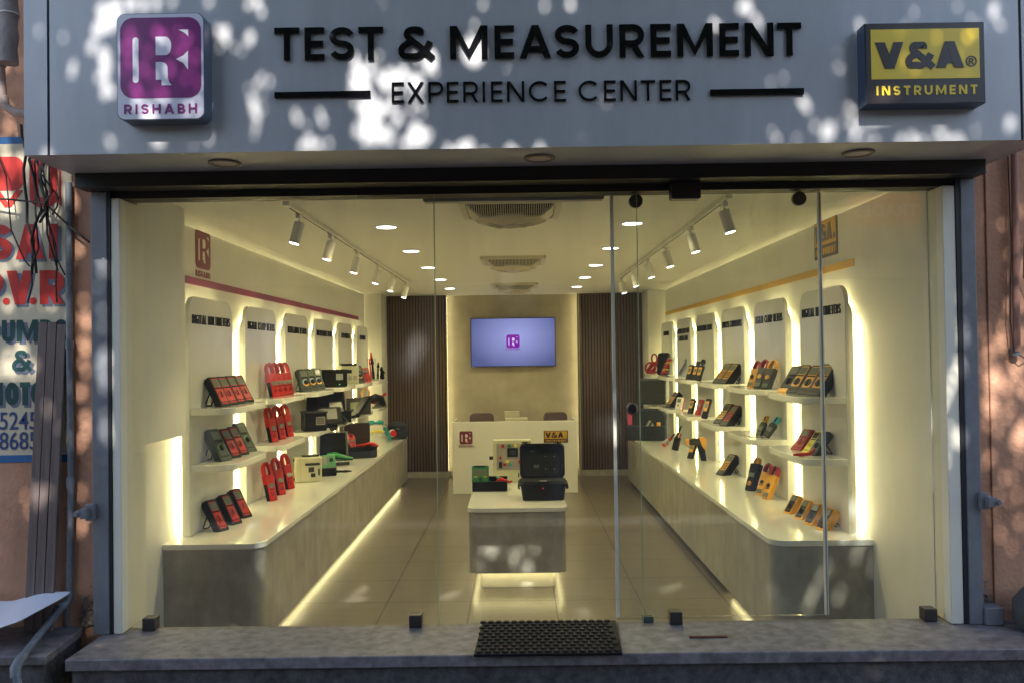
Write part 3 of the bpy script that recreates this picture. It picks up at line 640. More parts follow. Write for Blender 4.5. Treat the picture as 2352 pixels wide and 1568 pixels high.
# ceiling cassettes
m_cas = mat('fan white plastic', (.66, .62, .50), .35)
c0 = None
for y, lab in ((5.12, 'nearest of the three square ceiling fans'), (7.95, 'middle one of the three square ceiling fans'), (10.85, 'farthest of the three square ceiling fans')):
    if c0: dup(c0, (-.03, y, 2.69), (0, 0, 0), lab); continue
    c0 = thing('ceiling_fan', lab, 'ceiling fan', (-.03, y, 2.69), group='square cassette fans in the ceiling')
    a = MB(); a.band([(p[0], p[1]) for p in rrect(-.30, -.30, .30, .30, .03)], [(p[0], p[1]) for p in rrect(-.262, -.262, .262, .262, .03)], 0, .028)
    a.v = [(x, z, -y_) for x, y_, z in a.v]; obj('frame', a, m_cas, c0, smooth=True)
    def hh(x, y): return -.012-.062*min(1, (1-max(abs(x), abs(y))/.27)/.36)
    def ye(x): return -.258+.135*max(0, 1-(x/.25)**2)**.6
    gv = MB(); ng = 24
    gv.add([(-.268+.536*i/ng, -.268+.536*j/ng, hh(-.268+.536*i/ng, -.268+.536*j/ng)) for j in range(ng+1) for i in range(ng+1)], [(j*(ng+1)+i, j*(ng+1)+i+1, (j+1)*(ng+1)+i+1, (j+1)*(ng+1)+i) for j in range(ng) for i in range(ng)])
    obj('cover', gv, m_cas, c0, smooth=True)
    rc = MB(); xs_ = [-.25+.5*i/30 for i in range(31)]
    rc.add([(x, -.258+(ye(x)+.258)*k/4, hh(x, -.258+(ye(x)+.258)*k/4)-.003) for x in xs_ for k in range(5)], [(i*5+k, i*5+k+1, (i+1)*5+k+1, (i+1)*5+k) for i in range(30) for k in range(4)])
    obj('recess', rc, mat('fan recess', (.03, .02, .015), .7), c0)
    g_ = MB()
    for i in range(40):
        x = -.25+i*.0128; e_ = ye(x+.002)
        if e_ < -.25: continue
        for k in range(4):
            a_, b_ = -.258+(e_+.258)*k/4, -.258+(e_+.258)*(k+1)/4
            g_.add([(x, a_, hh(x, a_)-.004), (x+.0055, a_, hh(x, a_)-.004), (x+.0055, b_, hh(x, b_)-.004), (x, b_, hh(x, b_)-.004), (x, a_, hh(x, a_)-.011), (x+.0055, a_, hh(x, a_)-.011), (x+.0055, b_, hh(x, b_)-.011), (x, b_, hh(x, b_)-.011)], [(3,2,1,0),(4,5,6,7),(0,1,5,4),(1,2,6,5),(2,3,7,6),(3,0,4,7)])
    obj('grille', g_, m_cas, c0)
    rm = MB(); pr_ = [(x, ye(x)) for x in xs_]
    rm.tube([(x, y, hh(x, y)-.010) for x, y in pr_], .007, 6); obj('grille_rim', rm, m_cas, c0, smooth=True)
    for s__ in (-1, 1): obj('corner_vent', MB().add([(s__*.225, -.13, hh(.225, -.13)-.004), (s__*.155, -.105, hh(.155, -.105)-.004), (s__*.20, -.05, hh(.20, -.05)-.004)], [(0, 1, 2)]), mat('vent shade', (.22, .17, .10), .6), c0)
    obj('fan_guard', MB().lathe([(.212, -.072), (.19, -.090), (.12, -.104), (.05, -.110), (0, -.111)], (0, .04, 0), 36), mat('fan guard', (.55, .48, .36), .4), c0, smooth=True)
    rg = MB()
    for q in (.214, .05): rg.lathe([(q-.006, -.074-(.037 if q < .1 else 0)), (q, -.081-(.037 if q < .1 else 0)), (q+.006, -.074-(.037 if q < .1 else 0))], (0, .04, 0), 36)
    for k in range(9):
        an = 2*math.pi*k/9; rg.tube([(math.cos(an)*.05, .04+math.sin(an)*.05, -.113), (math.cos(an+.12)*.13, .04+math.sin(an+.12)*.13, -.106), (math.cos(an+.2)*.21, .04+math.sin(an+.2)*.21, -.076)], .003, 5)
    obj('guard_ribs', rg, m_cas, c0)
    obj('indicator', MB().box(-.185, -.135, -.082, -.115, -.115, -.075), m_blk, c0)
# air curtain just inside the glass
tag(obj('air_curtain', MB().prism(rrect(-.475, 2.588, .455, 2.66, .012), 4.345, 4.40), mat('grey white casing', (.42, .38, .36), .5)), 'long pale air curtain box under the ceiling behind the glass', 'air curtain')

# downlights
m_trim = mat('lamp trim', (.86, .84, .8), .4)
d0 = None; names = ['first', 'second', 'third', 'fourth', 'fifth']
for side, xs in (('left', -.892), ('right', .80)):
    for i in range(5):
        y = 5.83+1.365*i; lab = names[i]+' round ceiling downlight from the glass in the '+side+' row'
        if not d0:
            d0 = thing('downlight', lab, 'downlight', (xs, y, 2.69), group='round lit downlights in the ceiling')
            obj('trim_ring', MB().lathe([(.068, -.001), (.078, -.001), (.078, -.004), (.068, -.006), (.066, -.001)], (0, 0, 0), 32), m_trim, d0)
            obj('lens', MB().lathe([(0, -.004), (.0665, -.004), (.068, -.001)], (0, 0, 0), 32), m_lens, d0)
        else: dup(d0, (xs, y, 2.69), (0, 0, 0), lab)
        L = bpy.data.lights.new('downlight_lamp', 'SPOT'); L.energy = 22*LK; L.color = LAMP; L.shadow_soft_size = .06; L.spot_size = R(172); L.spot_blend = .9
        lo = bpy.data.objects.new('downlight_lamp', L); COL.objects.link(lo); lo.location = (xs, y, 2.675)

# track lights
def spot_unit(lab, loc, side):
    s = -1 if side == 'left' else 1
    t = thing('track_spotlight', lab, 'spotlight', loc, group='white spotlights on the ceiling tracks')
    obj('adapter', MB().box(-.014, -.035, -.028, .014, .035, 0), m_trim, t, bevel=.002)
    obj('stem', MB().cyl((0, 0, -.055), (0, 0, -.028), .007, n=10), m_trim, t)
    d = Vector((s*.24, -.10, -1)).normalized(); p0 = Vector((0, 0, -.052)); 
    h_ = obj('housing', MB().cyl(p0-d*.004, p0+d*.128, .032, n=28), m_trim, t, bevel=.002)
    obj('lens', MB().cyl(p0+d*.124, p0+d*.1285, .0285, n=28), m_lens, h_)
    return t
for side, xs, ys, y0, y1 in (('left', -1.305, [5.10, 5.97, 6.95, 8.0, 8.95, 10.0], 4.80, 10.15), ('right', 1.205, [4.90, 5.85, 6.83, 7.78, 8.78, 9.76], 4.78, 9.9)):
    tr = thing('light_track', 'white ceiling track along the '+side+' side of the shop', 'light track', (xs, y0, 2.66))
    child('rail', MB().box(xs-.017, y0, 2.662, xs+.017, y1, 2.6895), m_trim, tr)
    sl = MB(); yy = y0+.08
    while yy < y1-.1:
        e_ = min(y1-.05, yy+.9); sl.box(xs-.005, yy, 2.6605, xs+.005, e_, 2.6625); yy += .95
    child('slot', sl, m_blk, tr)
    sp0 = None
    for i, y in enumerate(ys):
        lab = (['nearest', 'second', 'third', 'fourth', 'fifth', 'farthest'][i])+' white spotlight on the '+side+' ceiling track'
        if sp0 is None: sp0 = spot_unit(lab, (xs, y, 2.660), side)
        else: dup(sp0, (xs, y, 2.660), (0, 0, 0), lab)
        L = bpy.data.lights.new('track_lamp', 'SPOT'); L.energy = 9*LK; L.color = LAMP; L.shadow_soft_size = .025; L.spot_size = R(60); L.spot_blend = .8
        lo = bpy.data.objects.new('track_lamp', L); COL.objects.link(lo); s = -1 if side == 'left' else 1
        lo.location = (xs+s*.034, y-.014, 2.470); lo.rotation_euler = Vector((s*.24, -.10, -1)).to_track_quat('-Z', 'Y').to_euler()

# wall cupboard on the left, air space under it glows
tag(obj('wall_cupboard', MB().box(wl+.001, 4.40, 1.352, -1.972, 5.03, 2.689), m_wall, bevel=.002), 'plain cream wall cupboard high on the left behind the glass', 'cupboard')

# display boards
LB = [5.38+1.128*i for i in range(6)]; RB = [5.22+1.165*i for i in range(6)]
ltxt = ['DIGITAL MULTIMETERS', 'DIGITAL CLAMP METERS', 'INSULATION TESTERS', 'LOW RESISTANCE METERS', 'NEW OFFERINGS', 'ACCESSORIES']
rtxt = ['DIGITAL MULTIMETERS', 'DIGITAL CLAMP METERS', 'PROCESS CALIBRATORS', 'ENVIRONMENTAL METERS', 'ELECTRICAL HAND TOOLS|& TESTING TOOLS', 'ACCESSORIES']
ordn = ['nearest', 'second nearest', 'third', 'fourth', 'fifth', 'farthest']
CT = .677
def board(side, i, y0, title):
    s = 1 if side == 'left' else -1; xw = wl if s > 0 else wr; xf = xw+s*.085; zt = 2.205
    t = thing('display_board', '%s rounded grey display board on the %s wall headed %s' % (ordn[i], side, title.split('|')[0].lower()), 'display board', (xw, y0, CT), group=side+' wall display boards')
    W = .83
    # local frame: x across, front -y
    Mt = Matrix.Translation((-xw, -y0, -CT)) @ (LT(xf, y0, 0, 90) if s > 0 else LT(xf, y0+W, 0, -90))
    obj('panel', MB(Mt).prism(rrect(0, CT+.001, W, zt, .12, 8, ('tr', 'tl')), 0, .003), m_board, t)
    obj('edge_band', MB(Mt).prism(rrect(0, CT+.001, W, zt, .12, 8, ('tr', 'tl')), .0032, .026), m_tape, t)
    obj('backing', MB(Mt).prism(rrect(.010, CT+.001, W-.010, zt-.10, .11, 8, ('tr', 'tl')), .0265, .052), m_tape, t)
    ls = MB(Mt); 
    ls.box(.030, .053, CT+.02, .042, .058, zt-.22).box(W-.042, .053, CT+.02, W-.030, .058, zt-.22).box(.14, .053, zt-.135, W-.14, .058, zt-.123)
    obj('light_strip', ls, m_led, t)
    # edge light at the panel side: thin bright profile
    tx = MB(Mt)
    for k, ln in enumerate(title.split('|')):
        wd = min(.72, .052*len(ln)*.72); word_mb(tx, ln, W/2-wd/2, W/2+wd/2, 2.027-.088*k, .060, .0076, -.006, -.0002, .30)
    obj('heading', tx, m_blk, t)
    # two shelves
    shz = (1.125, 1.485) if s > 0 else (1.135, 1.512)
    for z in shz:
        sh_ = MB(Mt); dpt = .27
        # shelf outline in x (along wall) and -y (out)
        o_ = rrect(.02, -dpt, W-.0, -.0005, .11, 7, ('br', 'bl') )
        sh_.prism(o_, z-.042, z, 'z'); obj('shelf', sh_, m_white, t, bevel=.003)
    return t
for i in range(6): board('left', i, LB[i], ltxt[i])
for i in range(6): board('right', i, RB[i], rtxt[i])
# stripes and wall emblems
tag(obj('wall_stripe', MB().box(wl, 4.9, 2.298, wl+.004, 11.6, 2.348), m_magenta), 'magenta horizontal stripe on the left wall above the boards', 'stripe')
tag(obj('wall_stripe', MB().box(wr-.004, 5.27, 2.318, wr, 12.0, 2.366), m_gold), 'golden horizontal stripe on the right wall above the boards', 'stripe')
em = thing('wall_emblem', 'maroon square emblem with small lettering high on the left wall', 'emblem', (wl, 5.73, 2.385))
mark(em, LT(0, 0, 0, 90) @ Matrix.Translation((0, 0, .035)), .27, m_maroon, m_cream, 0, .006, .16)
obj('lettering', text_mb(MB(LT(0, 0, 0, 90)), 'RISHABH', .058, .135, -.022, .004, .012, 1.25, y=-.002), m_maroon, em)
def va_plate(t, M_, wd, hh):
    obj('plate', MB(M_).box(0, -.006, 0, wd, 0, hh), m_brown, t)
    obj('gold_panel', MB(M_).box(wd*.04, -.0085, hh*.33, wd*.96, -.006, hh*.95), m_gold, t)
    L_ = MB(M_)
    for ch, a in (('V', .06), ('&', .32), ('A', .58)): letter_mb(L_, ch, wd*a, hh*.42, wd*.235, hh*.45, wd*.07 if ch != '&' else wd*.052, -.011, -.0084)
    text_mb(L_, '®', hh*.2, wd*.9, hh*.42, .002, .01, y=-.0092)
    obj('capitals', L_, m_brown, t)
    obj('lettering', word_mb(MB(M_), 'INSTRUMENT', wd*.07, wd*.93, hh*.08, hh*.17, hh*.042, -.0085, -.006, .32), m_gold, t)
vp = thing('wall_emblem', 'brown and gold rectangular sign high on the right wall', 'emblem', (wr, 5.95, 2.425))
va_plate(vp, LT(0, 0, 0, -90), .42, .262)

# counters
def counter(side):
    s = 1 if side == 'left' else -1; xw = wl if s > 0 else wr; xf = -1.565 if s > 0 else 1.49; y0 = 5.16 if s > 0 else 5.06; y1 = 12.0 if s > 0 else 11.75
    t = thing('display_counter', 'long low counter with white top along the %s wall' % side, 'counter', (xw, y0, 0))
    xa, xb = sorted((xw+s*.001, xf)); cor = ('br',) if s > 0 else ('bl',)
    child('top', MB().prism(rrect(xa, y0, xb, y1, .11, 8, cor), CT-.036, CT, 'z'), m_white, t, bevel=.004)
    xi, xo = sorted((xw+s*.002, xf-s*.012)); 
    child('cabinet', MB().prism(rrect(xi, y0+.012, xo, y1-.01, .10, 8, cor), .072, CT-.037, 'z'), m_conc, t, smooth=True)
    xk, xl = sorted((xw+s*.003, xf-s*.09)); child('plinth', MB().box(xk, y0+.09, 0, xl, y1-.05, .071), m_dark, t)
    ye = y1-.3 if s > 0 else 6.35
    child('light_strip', MB().box(min(xf-s*.088, xf-s*.076), y0+.10, .058, max(xf-s*.088, xf-s*.076), ye, .070), m_ledw, t)
counter('left'); counter('right')

# reception desk
dk = thing('reception_desk', 'white reception desk with two small emblems at the back of the shop', 'desk', (-.05, 11.1, 0))
child('front', MB().box(-.866, 11.08, 0, .758, 11.11, .935), m_white, dk, bevel=.003)
for a_, b_ in ((-.866, -.84), (.732, .758)): child('side', MB().box(a_, 11.111, 0, b_, 11.8, .935), m_white, dk)
child('worktop', MB().box(-.839, 11.111, .72, .731, 11.75, .75), m_white, dk)
mark(dk, Matrix.Translation((-.773+.05, -.021, .645)), .17, m_maroon, m_white, 0, .004, .14)
child('lettering', text_mb(MB(), 'RISHABH', .043, -.688, .605, .003, .02, 1.15, y=11.077), m_maroon, dk)
va_plate(dk, Matrix.Translation((.325+.05, -.021, .652)), .315, .155)
for x, lab in ((-.52, 'dark mauve chair back showing above the left of the desk'), (.52, 'dark mauve chair back showing above the right of the desk')):
    t = thing('office_chair', lab, 'chair', (x, 12.0, 0), group='chairs behind the reception desk')
    obj('backrest', MB().prism(rrect(-.17, .50, .17, .985, .07), 0, .06), m_mauve, t, bevel=.015)
    obj('seat', MB().prism(rrect(-.22, -.45, .22, -.02, .06), .40, .46, 'z'), m_mauve, t, bevel=.015)
    obj('pedestal', MB().cyl((0, -.23, .05), (0, -.23, .40), .03).box(-.25, -.25, .02, .25, -.21, .05).box(-.02, -.48, .02, .02, .02, .05), m_blk, t)
pr = thing('card_terminal', 'small pale receipt machine standing on the reception desk', 'office machine', (-.08, 11.5, .75))
obj('body', MB().box(-.10, -.06, 0, .20, .12, .20), mat('pale casing', (.45, .43, .34), .4), pr, bevel=.01)
obj('display', MB().box(-.11, .05, .20, .09, .08, .285), mat('pale casing', (.4, .4, .3), .4), pr, bevel=.006)

# centre table
ct = thing('display_table', 'low island table with white rounded top and glowing base', 'table', (-.02, 6.5, 0))
child('top', MB().prism(rrect(-.405, 6.50, .362, 7.98, .07), .598, .634, 'z'), m_white, ct, bevel=.004)
child('body', MB().prism(rrect(-.395, 6.505, .352, 7.97, .06), .135, .597, 'z'), m_conc, ct, smooth=True)
child('base', MB().prism(rrect(-.31, 6.62, .27, 7.85, .05), .0, .134, 'z'), m_cream, ct, smooth=True)
st = MB(); 
for a in ((-.36, 6.55, .318, 6.56), (-.365, 6.57, -.355, 7.9), (.313, 6.57, .323, 7.9)): st.box(a[0], a[1], .124, a[2], a[3], .134)
child('light_strip', st, m_ledw, ct)


# ================================================================== INSTRUMENTS
def stand_mb(L, w, t, tilt, legs=1):
    """prop behind a leaning instrument, in the instrument's own tilted frame (front -y, back +y)"""
    sT, cT = math.sin(tilt), math.cos(tilt)
    def loc(yw, zw): return (yw*cT-zw*sT, yw*sT+zw*cT)       # world (y,z) -> local (y,z)
    top = (t+.001, .62*L); yw = top[0]*cT+top[1]*sT; foot = loc(yw+.045, .002)
    m_ = MB(); xs = [(-w*.28, w*.28)] if legs == 1 else [(-w*.34, -w*.08), (w*.08, w*.34)]
    for a, b in xs:
        for x in (a, b): m_.tube([(x, top[0], top[1]), (x, foot[0], foot[1])], .0045, 6)
        m_.tube([(a, foot[0], foot[1]), (b, foot[0], foot[1])], .0045, 6); m_.tube([(a, top[0]+.004, top[1]), (b, top[0]+.004, top[1])], .0045, 6)
    return m_
def outline(w, L, waist=.93, r=.018):
    h = w/2; q = [(-h*.88, 0), (h*.88, 0), (h, L*.05), (h*waist, L*.36), (h*waist, L*.55), (h, L*.78), (h, L*.95), (h*.86, L), (-h*.86, L), (-h, L*.95), (-h, L*.78), (-h*waist, L*.55), (-h*waist, L*.36), (-h, L*.05)]
    return q
def dmm(lab, loc, yaw, tilt, L, w, t, body, face, group=None, dial=None, screen=None, ring=None, foot=None, stand=1, keypad=False, lower=None, facepoly=None, nm='multimeter', cat='multimeter', topband=None):
    t *= 1.45; tl = R(tilt); o = thing(nm, lab, cat, loc, (-tl, 0, R(yaw)), group)
    obj('body', MB().prism(outline(w, L), 0, t), body, o, bevel=min(.007, t*.25))
    fz0, fz1 = (.09, .93) if not lower else (.24, .93)
    fp = facepoly or rrect(-w*.325, L*fz0, w*.325, L*fz1, w*.09, 4)
    obj('face_panel', MB().prism(fp, -.0022, .001), face, o)
    if lower: obj('socket_block', MB().prism(rrect(-w*.40, L*.03, w*.40, L*.225, w*.1, 4), -.003, .001), lower, o)
    if topband: obj('top_band', MB().prism(rrect(-w*.37, L*.90, w*.37, L*.925, .002, 2), -.0032, -.002), topband, o)
    sc0 = .655 if not keypad else .64
    obj('screen', MB().prism(rrect(-w*.30, L*sc0, w*.30, L*.895, .004, 3), -.0035, -.002), screen or m_lcd, o)
    bt = MB()
    if keypad:
        for j in range(4):
            for i in range(3): bt.box(-w*.27+i*w*.2, -.0045, L*(.29+j*.08), -w*.27+i*w*.2+w*.13, -.002, L*(.29+j*.08)+L*.04)
    else:
        bt.box(-w*.31, -.0035, L*.585, w*.31, -.002, L*.625)
        for i in range(4): bt.box(-w*.29+i*w*.16, -.0048, L*.592, -w*.29+i*w*.16+w*.1, -.003, L*.617)
    obj('buttons', bt, m_blk, o)
    if not keypad:
        zc = L*.40; rd = w*.25
        if ring:
            for col, a0, a1 in ((ring[0], 60, 200), (ring[1], 200, 330)):
                ou = arc(0, zc, rd*1.25, rd*1.25, a0, a1, 12); inn = arc(0, zc, rd*.8, rd*.8, a1, a0, 12)
                obj('dial_ring', MB().prism(ou+inn, -.0034, -.0021), col, o)
        d_ = MB().cyl((0, -.0022, zc), (0, -.006, zc), rd*(.75 if ring else 1), n=24)
        k_ = dial or body; dk_ = obj('dial', d_, k_, o)
        obj('dial_grip', MB().box(-rd*.16, -.013, zc-rd*.8, rd*.16, -.006, zc+rd*.8), k_, dk_, bevel=.001)
        j_ = MB()
        for i in range(4): j_.cyl((-w*.26+i*w*.173, -.002, L*.145), (-w*.26+i*w*.173, -.0045, L*.145), w*.05, n=10)
        obj('sockets', j_, m_blk, o)
    if foot: obj('foot', MB().prism(rrect(-w*.47, -.003, w*.47, L*.13, .008, 4), -.006, t+.002), foot, o, bevel=.003)
    if stand: obj('stand', stand_mb(L, w, t, tl, stand), m_blk, o)
    return o
def clamp(lab, loc, yaw, tilt, L, w, t, body, jaw, group=None, face=None, dial=None, side=None, jawf=.34, jw=1.0, thick=.42, screen_low=False, arch=False):
    t *= 1.35; tl = R(tilt); o = thing('clamp_meter', lab, 'clamp meter', loc, (-tl, 0, R(yaw)), group); LB_ = L*(1-jawf); h = w/2
    q = [(-h*.6, 0), (h*.6, 0), (h*.84, L*.03), (h*.86, LB_*.55), (h*.98, LB_*.78), (h, LB_*1.10), (-h, LB_*1.10), (-h*.98, LB_*.78), (-h*.86, LB_*.55), (-h*.84, L*.03)]
    obj('body', MB().prism(q, 0, t), body, o, bevel=min(.006, t*.25))
    cz = LB_+L*jawf*.40; ro = (h*jw, L*jawf*.60); th = h*thick
    n_ = 32; ou = [(ro[0]*math.cos(2*math.pi*k/n_), cz+ro[1]*math.sin(2*math.pi*k/n_)) for k in range(n_)]
    inn = [((ro[0]-th)*math.cos(2*math.pi*k/n_), cz+(ro[1]-th*.8)*math.sin(2*math.pi*k/n_)) for k in range(n_)]
    obj('jaw', MB().band(ou, inn, t*.12, t*.88), jaw, o, bevel=.003)
    obj('jaw_split', MB().box(-.0012, t*.1, cz+ro[1]-th, .0012, t*.9, cz+ro[1]+.001), m_blk, o)
    if side: obj('side_grip', MB().prism([(-h*.89, L*.02), (-h*.85, L*.02), (-h*.83, LB_*.9), (-h*.96, LB_*.9)], t*.12, t*.88).prism([(h*.89, L*.02), (h*.85, L*.02), (h*.83, LB_*.9), (h*.96, LB_*.9)], t*.12, t*.88), side, o)
    if face: obj('face_panel', MB().prism(rrect(-h*.68, L*.05, h*.68, LB_*.93, .006, 4), -.002, .001), face, o)
    sz = (.10, .30) if screen_low else (.56, .72)
    obj('screen', MB().prism(rrect(-h*.62, LB_*sz[0], h*.62, LB_*sz[1], .003, 3), -.0034, -.001), m_lcd, o)
    dz = LB_*(.62 if screen_low else .30); dd = obj('dial', MB().cyl((0, -.001, dz), (0, -.006, dz), h*.42, n=20), dial or body, o)
    obj('dial_grip', MB().box(-h*.08, -.011, dz-h*.34, h*.08, -.006, dz+h*.34), dial or body, dd)
    obj('buttons', MB().box(-h*.55, -.003, LB_*.47, h*.55, -.001, LB_*.50).box(-h*.3, -.003, LB_*.80, -h*.1, -.001, LB_*.82), m_blk, o)
    obj('sockets', MB().cyl((-h*.3, -.001, L*.03), (-h*.3, -.003, L*.03), h*.1, n=8).cyl((h*.3, -.001, L*.03), (h*.3, -.003, L*.03), h*.1, n=8), m_blk, o)
    if arch is not None: obj('stand', stand_mb(L*.8, w, t, tl, 1), m_blk if arch else m_acryl, o)
    return o
def again(src, spots, z, yaw, tilt, labs, group):
    for (x, y), lab in zip(spots, labs): dup(src, (x, y, z), (-R(tilt), 0, R(yaw)), lab, group)

YL, YR = 64, -67
Z = dict(LU=1.4855, LM=1.1255, C=.6775, RU=1.5125, RM=1.1355)
o4 = ['nearest', 'second', 'third', 'farthest']
# ---- left board 1
G = 'red and black multimeters on the left nearest board'
L1 = [(-1.93, 5.62), (-1.93, 5.775), (-1.93, 5.945), (-1.93, 6.115)]
a = dmm('nearest of four red faced multimeters on the upper left shelf', (*L1[0], Z['LU']), YL, 33, .235, .098, .036, m_blk, m_red, G, dial=m_red2)
again(a, L1[1:], Z['LU'], YL, 33, [o4[i]+' of four red faced multimeters on the upper left shelf' for i in (1, 2, 3)], G)
a2 = dmm('big dark green multimeter at the near end of the middle left shelf', (-1.93, 5.62, Z['LM']), YL, 33, .25, .105, .04, m_dkgrn, m_dkgrn, G, dial=m_blk, ring=(m_green, m_dkgrn))
again(a2, [(-1.93, 6.16)], Z['LM'], YL, 33, ['big dark green multimeter at the far end of the middle left shelf'], G)
again(a, [(-1.92, 5.79), (-1.92, 5.96)], Z['LM'], YL, 33, ['nearer of two red faced multimeters between dark green ones', 'farther of two red faced multimeters between dark green ones'], G)
again(a, [(-1.93, 5.555), (-1.915, 5.775), (-1.92, 6.01)], Z['C'], YL, 33, [['nearest', 'middle', 'farthest'][i]+' of three red faced multimeters on the left counter' for i in range(3)], G)
# ---- left board 2: red clamps
G = 'red clamp meters on the left wall'
b = clamp('nearest of four red clamp meters on the upper shelf', (-1.95, 6.85, Z['LU']), 62, 14, .29, .085, .034, m_red, m_red, G, side=m_blk, dial=m_red2, jawf=.38, thick=.46)
again(b, [(-1.95, 7.0), (-1.95, 7.155), (-1.95, 7.31)], Z['LU'], 62, 14, [o4[i]+' of four red clamp meters on the upper shelf' for i in (1, 2, 3)], G)
again(b, [(-1.95, 6.82), (-1.95, 7.05), (-1.95, 7.29)], Z['LM'], 62, 14, [['nearest', 'middle', 'farthest'][i]+' of three red clamp meters on the middle shelf' for i in range(3)], G)
b2 = [dup(b, (x, y, Z['C']), (-R(14), 0, R(62)), ['nearest', 'middle', 'farthest'][i]+' of three red clamp meters on the left counter', G, scale=(1.08, 1, 1.08)) for i, (x, y) in enumerate([(-1.93, 6.69), (-1.94, 6.98), (-1.95, 7.29)])]
# ---- left board 3 upper: dark green with yellow blue rings
G = 'dark green multimeters with yellow and blue dial rings'
m_ringb = mat('ring blue', (.25, .38, .55), .3)
c = dmm('nearest of three dark green multimeters with yellow and blue dial rings', (-1.95, 7.88, Z['LU']), 45, 26, .235, .115, .04, m_dkgrn, m_blk2, G, dial=m_blk, ring=(m_ringb, m_yel))
again(c, [(-1.95, 8.14), (-1.95, 8.40)], Z['LU'], 45, 26, ['middle one of three dark green multimeters with yellow and blue dial rings', 'farthest of three dark green multimeters with yellow and blue dial rings'], G)
def boxinst(nm, lab, cat, loc, yaw, dims, m, bevel=.012): 
    t = thing(nm, lab, cat, loc, (0, 0, R(yaw))); W, D, H_ = dims
    obj('housing', MB().box(-W/2, 0, 0, W/2, D, H_), m, t, bevel=bevel); return t
t = boxinst('instrument_box', 'black boxy instrument with a small grey label right of the dark green meters', 'instrument', (-1.93, 9.0, Z['LU']), 28, (.25, .16, .165), m_blk)
obj('lid', MB().box(-.13, -.004, .165, .13, .165, .185), m_blk, t, bevel=.006); obj('label', MB().box(.0, -.002, .075, .075, .0, .14), m_grey, t); obj('lamp', MB().box(.035, -.002, .025, .042, 0, .032), mat('green lamp', (.05, .5, .05), .4, emit=(.1, 1, .2), estr=1.2), t)
t = boxinst('instrument_box', 'beige panel instrument with black terminals on the upper shelf', 'instrument', (-1.93, 9.75, Z['LU']), 30, (.22, .12, .215), m_beige)
bl = MB()
for i in range(7): bl.box(-.10+i*.027, .0, .2155, -.08+i*.027, .05, .24)
obj('terminals', bl, m_blk, t); obj('meter_window', MB().box(-.02, -.002, .05, .02, 0, .10).box(.04, -.002, .05, .08, 0, .10), m_grey, t); obj('handle', MB().box(-.10, -.006, .13, .02, 0, .17), m_blk, t)
G = 'red and dark multimeters on the fifth left board'
c2 = dup(c, (-1.92, 10.42, Z['LU']), (-R(26), 0, R(40)), 'dark meter with yellow dial ring beside small red meters', G)
rg = dmm('small red meter next to the dark yellow ringed meter', (-1.92, 10.72, Z['LU']), 40, 28, .20, .10, .035, m_red, m_red2, G, dial=m_red)
again(rg, [(-1.93, 10.97), (-1.98, 10.25)], Z['LU'], 40, 28, ['small red meter farthest along the fifth upper shelf', 'small red meter half hidden behind the dark yellow ringed meter'], G)
# probes in acrylic holder
def probes(lab, loc, yaw, items, hold=True, hold_dims=(.14, .07, .30), tilt=14):
    t = thing('test_probes', lab, 'test probes', loc, (-R(tilt), 0, R(yaw)))
    for (x, y, L_, m, r_) in items:
        p = obj('probe', MB().tube([(x, y, .01), (x, y, L_*.35), (x, y, L_*.36), (x, y, L_*.7), (x, y, L_*.72), (x, y, L_)], [r_, r_*1.1, r_*.8, r_*.8, r_*1.5, r_*.5], 10), m, t, smooth=True)
    if hold: obj('holder', MB().box(-hold_dims[0]/2, -.004, 0, hold_dims[0]/2, 0, hold_dims[2]).box(-hold_dims[0]/2, -.05, 0, hold_dims[0]/2, -.004, .006), m_acryl, t)
    return t
probes('tall red test probes in a clear holder at the far end of the left wall', (-1.93, 11.3, Z['LU']), 30, [(-.03, -.02, .30, m_red, .010), (.0, -.02, .38, m_red, .014), (.0, -.035, .30, m_blk, .016)])
probes('black test probes at the very end of the upper left shelf', (-1.90, 11.62, Z['LU']), 30, [(-.03, -.02, .24, m_blk, .014), (.02, -.02, .18, m_blk, .018), (.04, -.03, .13, m_blk, .02)], False, tilt=-6)
# ---- left board 3 middle: cases
t = boxinst('instrument_box', 'black box instrument with a framed label on the middle shelf', 'instrument', (-1.86, 7.78, Z['LM']), 25, (.21, .17, .175), m_blk)
obj('rim', MB().box(-.112, -.008, .165, .112, .175, .18), m_blk2, t, bevel=.004); obj('label', MB().box(.005, -.0025, .06, .085, 0, .13), mat('label grey', (.13, .12, .10), .5), t); obj('label_frame', MB().band(rrect(.003, .058, .087, .132, .003, 2), rrect(.009, .064, .081, .126, .003, 2), -.004, -.002), m_grey, t)
def open_case(nm, lab, loc, yaw, W, D, Hb, Hl, lean=12, m=None, inner=None):
    m = m or m_blk; t = thing(nm, lab, 'case', loc, (0, 0, R(yaw)))
    b_ = MB(); w_ = .008; b_.box(-W/2, 0, 0, W/2, D, w_).box(-W/2, 0, w_, W/2, w_, Hb).box(-W/2, D-w_, w_, W/2, D, Hb).box(-W/2, w_, w_, -W/2+w_, D-w_, Hb).box(W/2-w_, w_, w_, W/2, D-w_, Hb)
    obj('tray', b_, m, t, bevel=.003)
    Ml = Matrix.Translation((0, D, Hb)) @ Matrix.Rotation(-R(lean), 4, 'X')
    l_ = MB(Ml); l_.box(-W/2, .02, 0, W/2, .03, Hl).box(-W/2, -.01, 0, -W/2+w_, .02, Hl).box(W/2-w_, -.01, 0, W/2, .02, Hl).box(-W/2, -.01, Hl-w_, W/2, .02, Hl)
    obj('lid', l_, m, t, bevel=.003)
    if inner: obj('foam', MB().box(-W/2+w_, w_, w_, W/2-w_, D-w_, Hb*.7), inner, t)
    return t
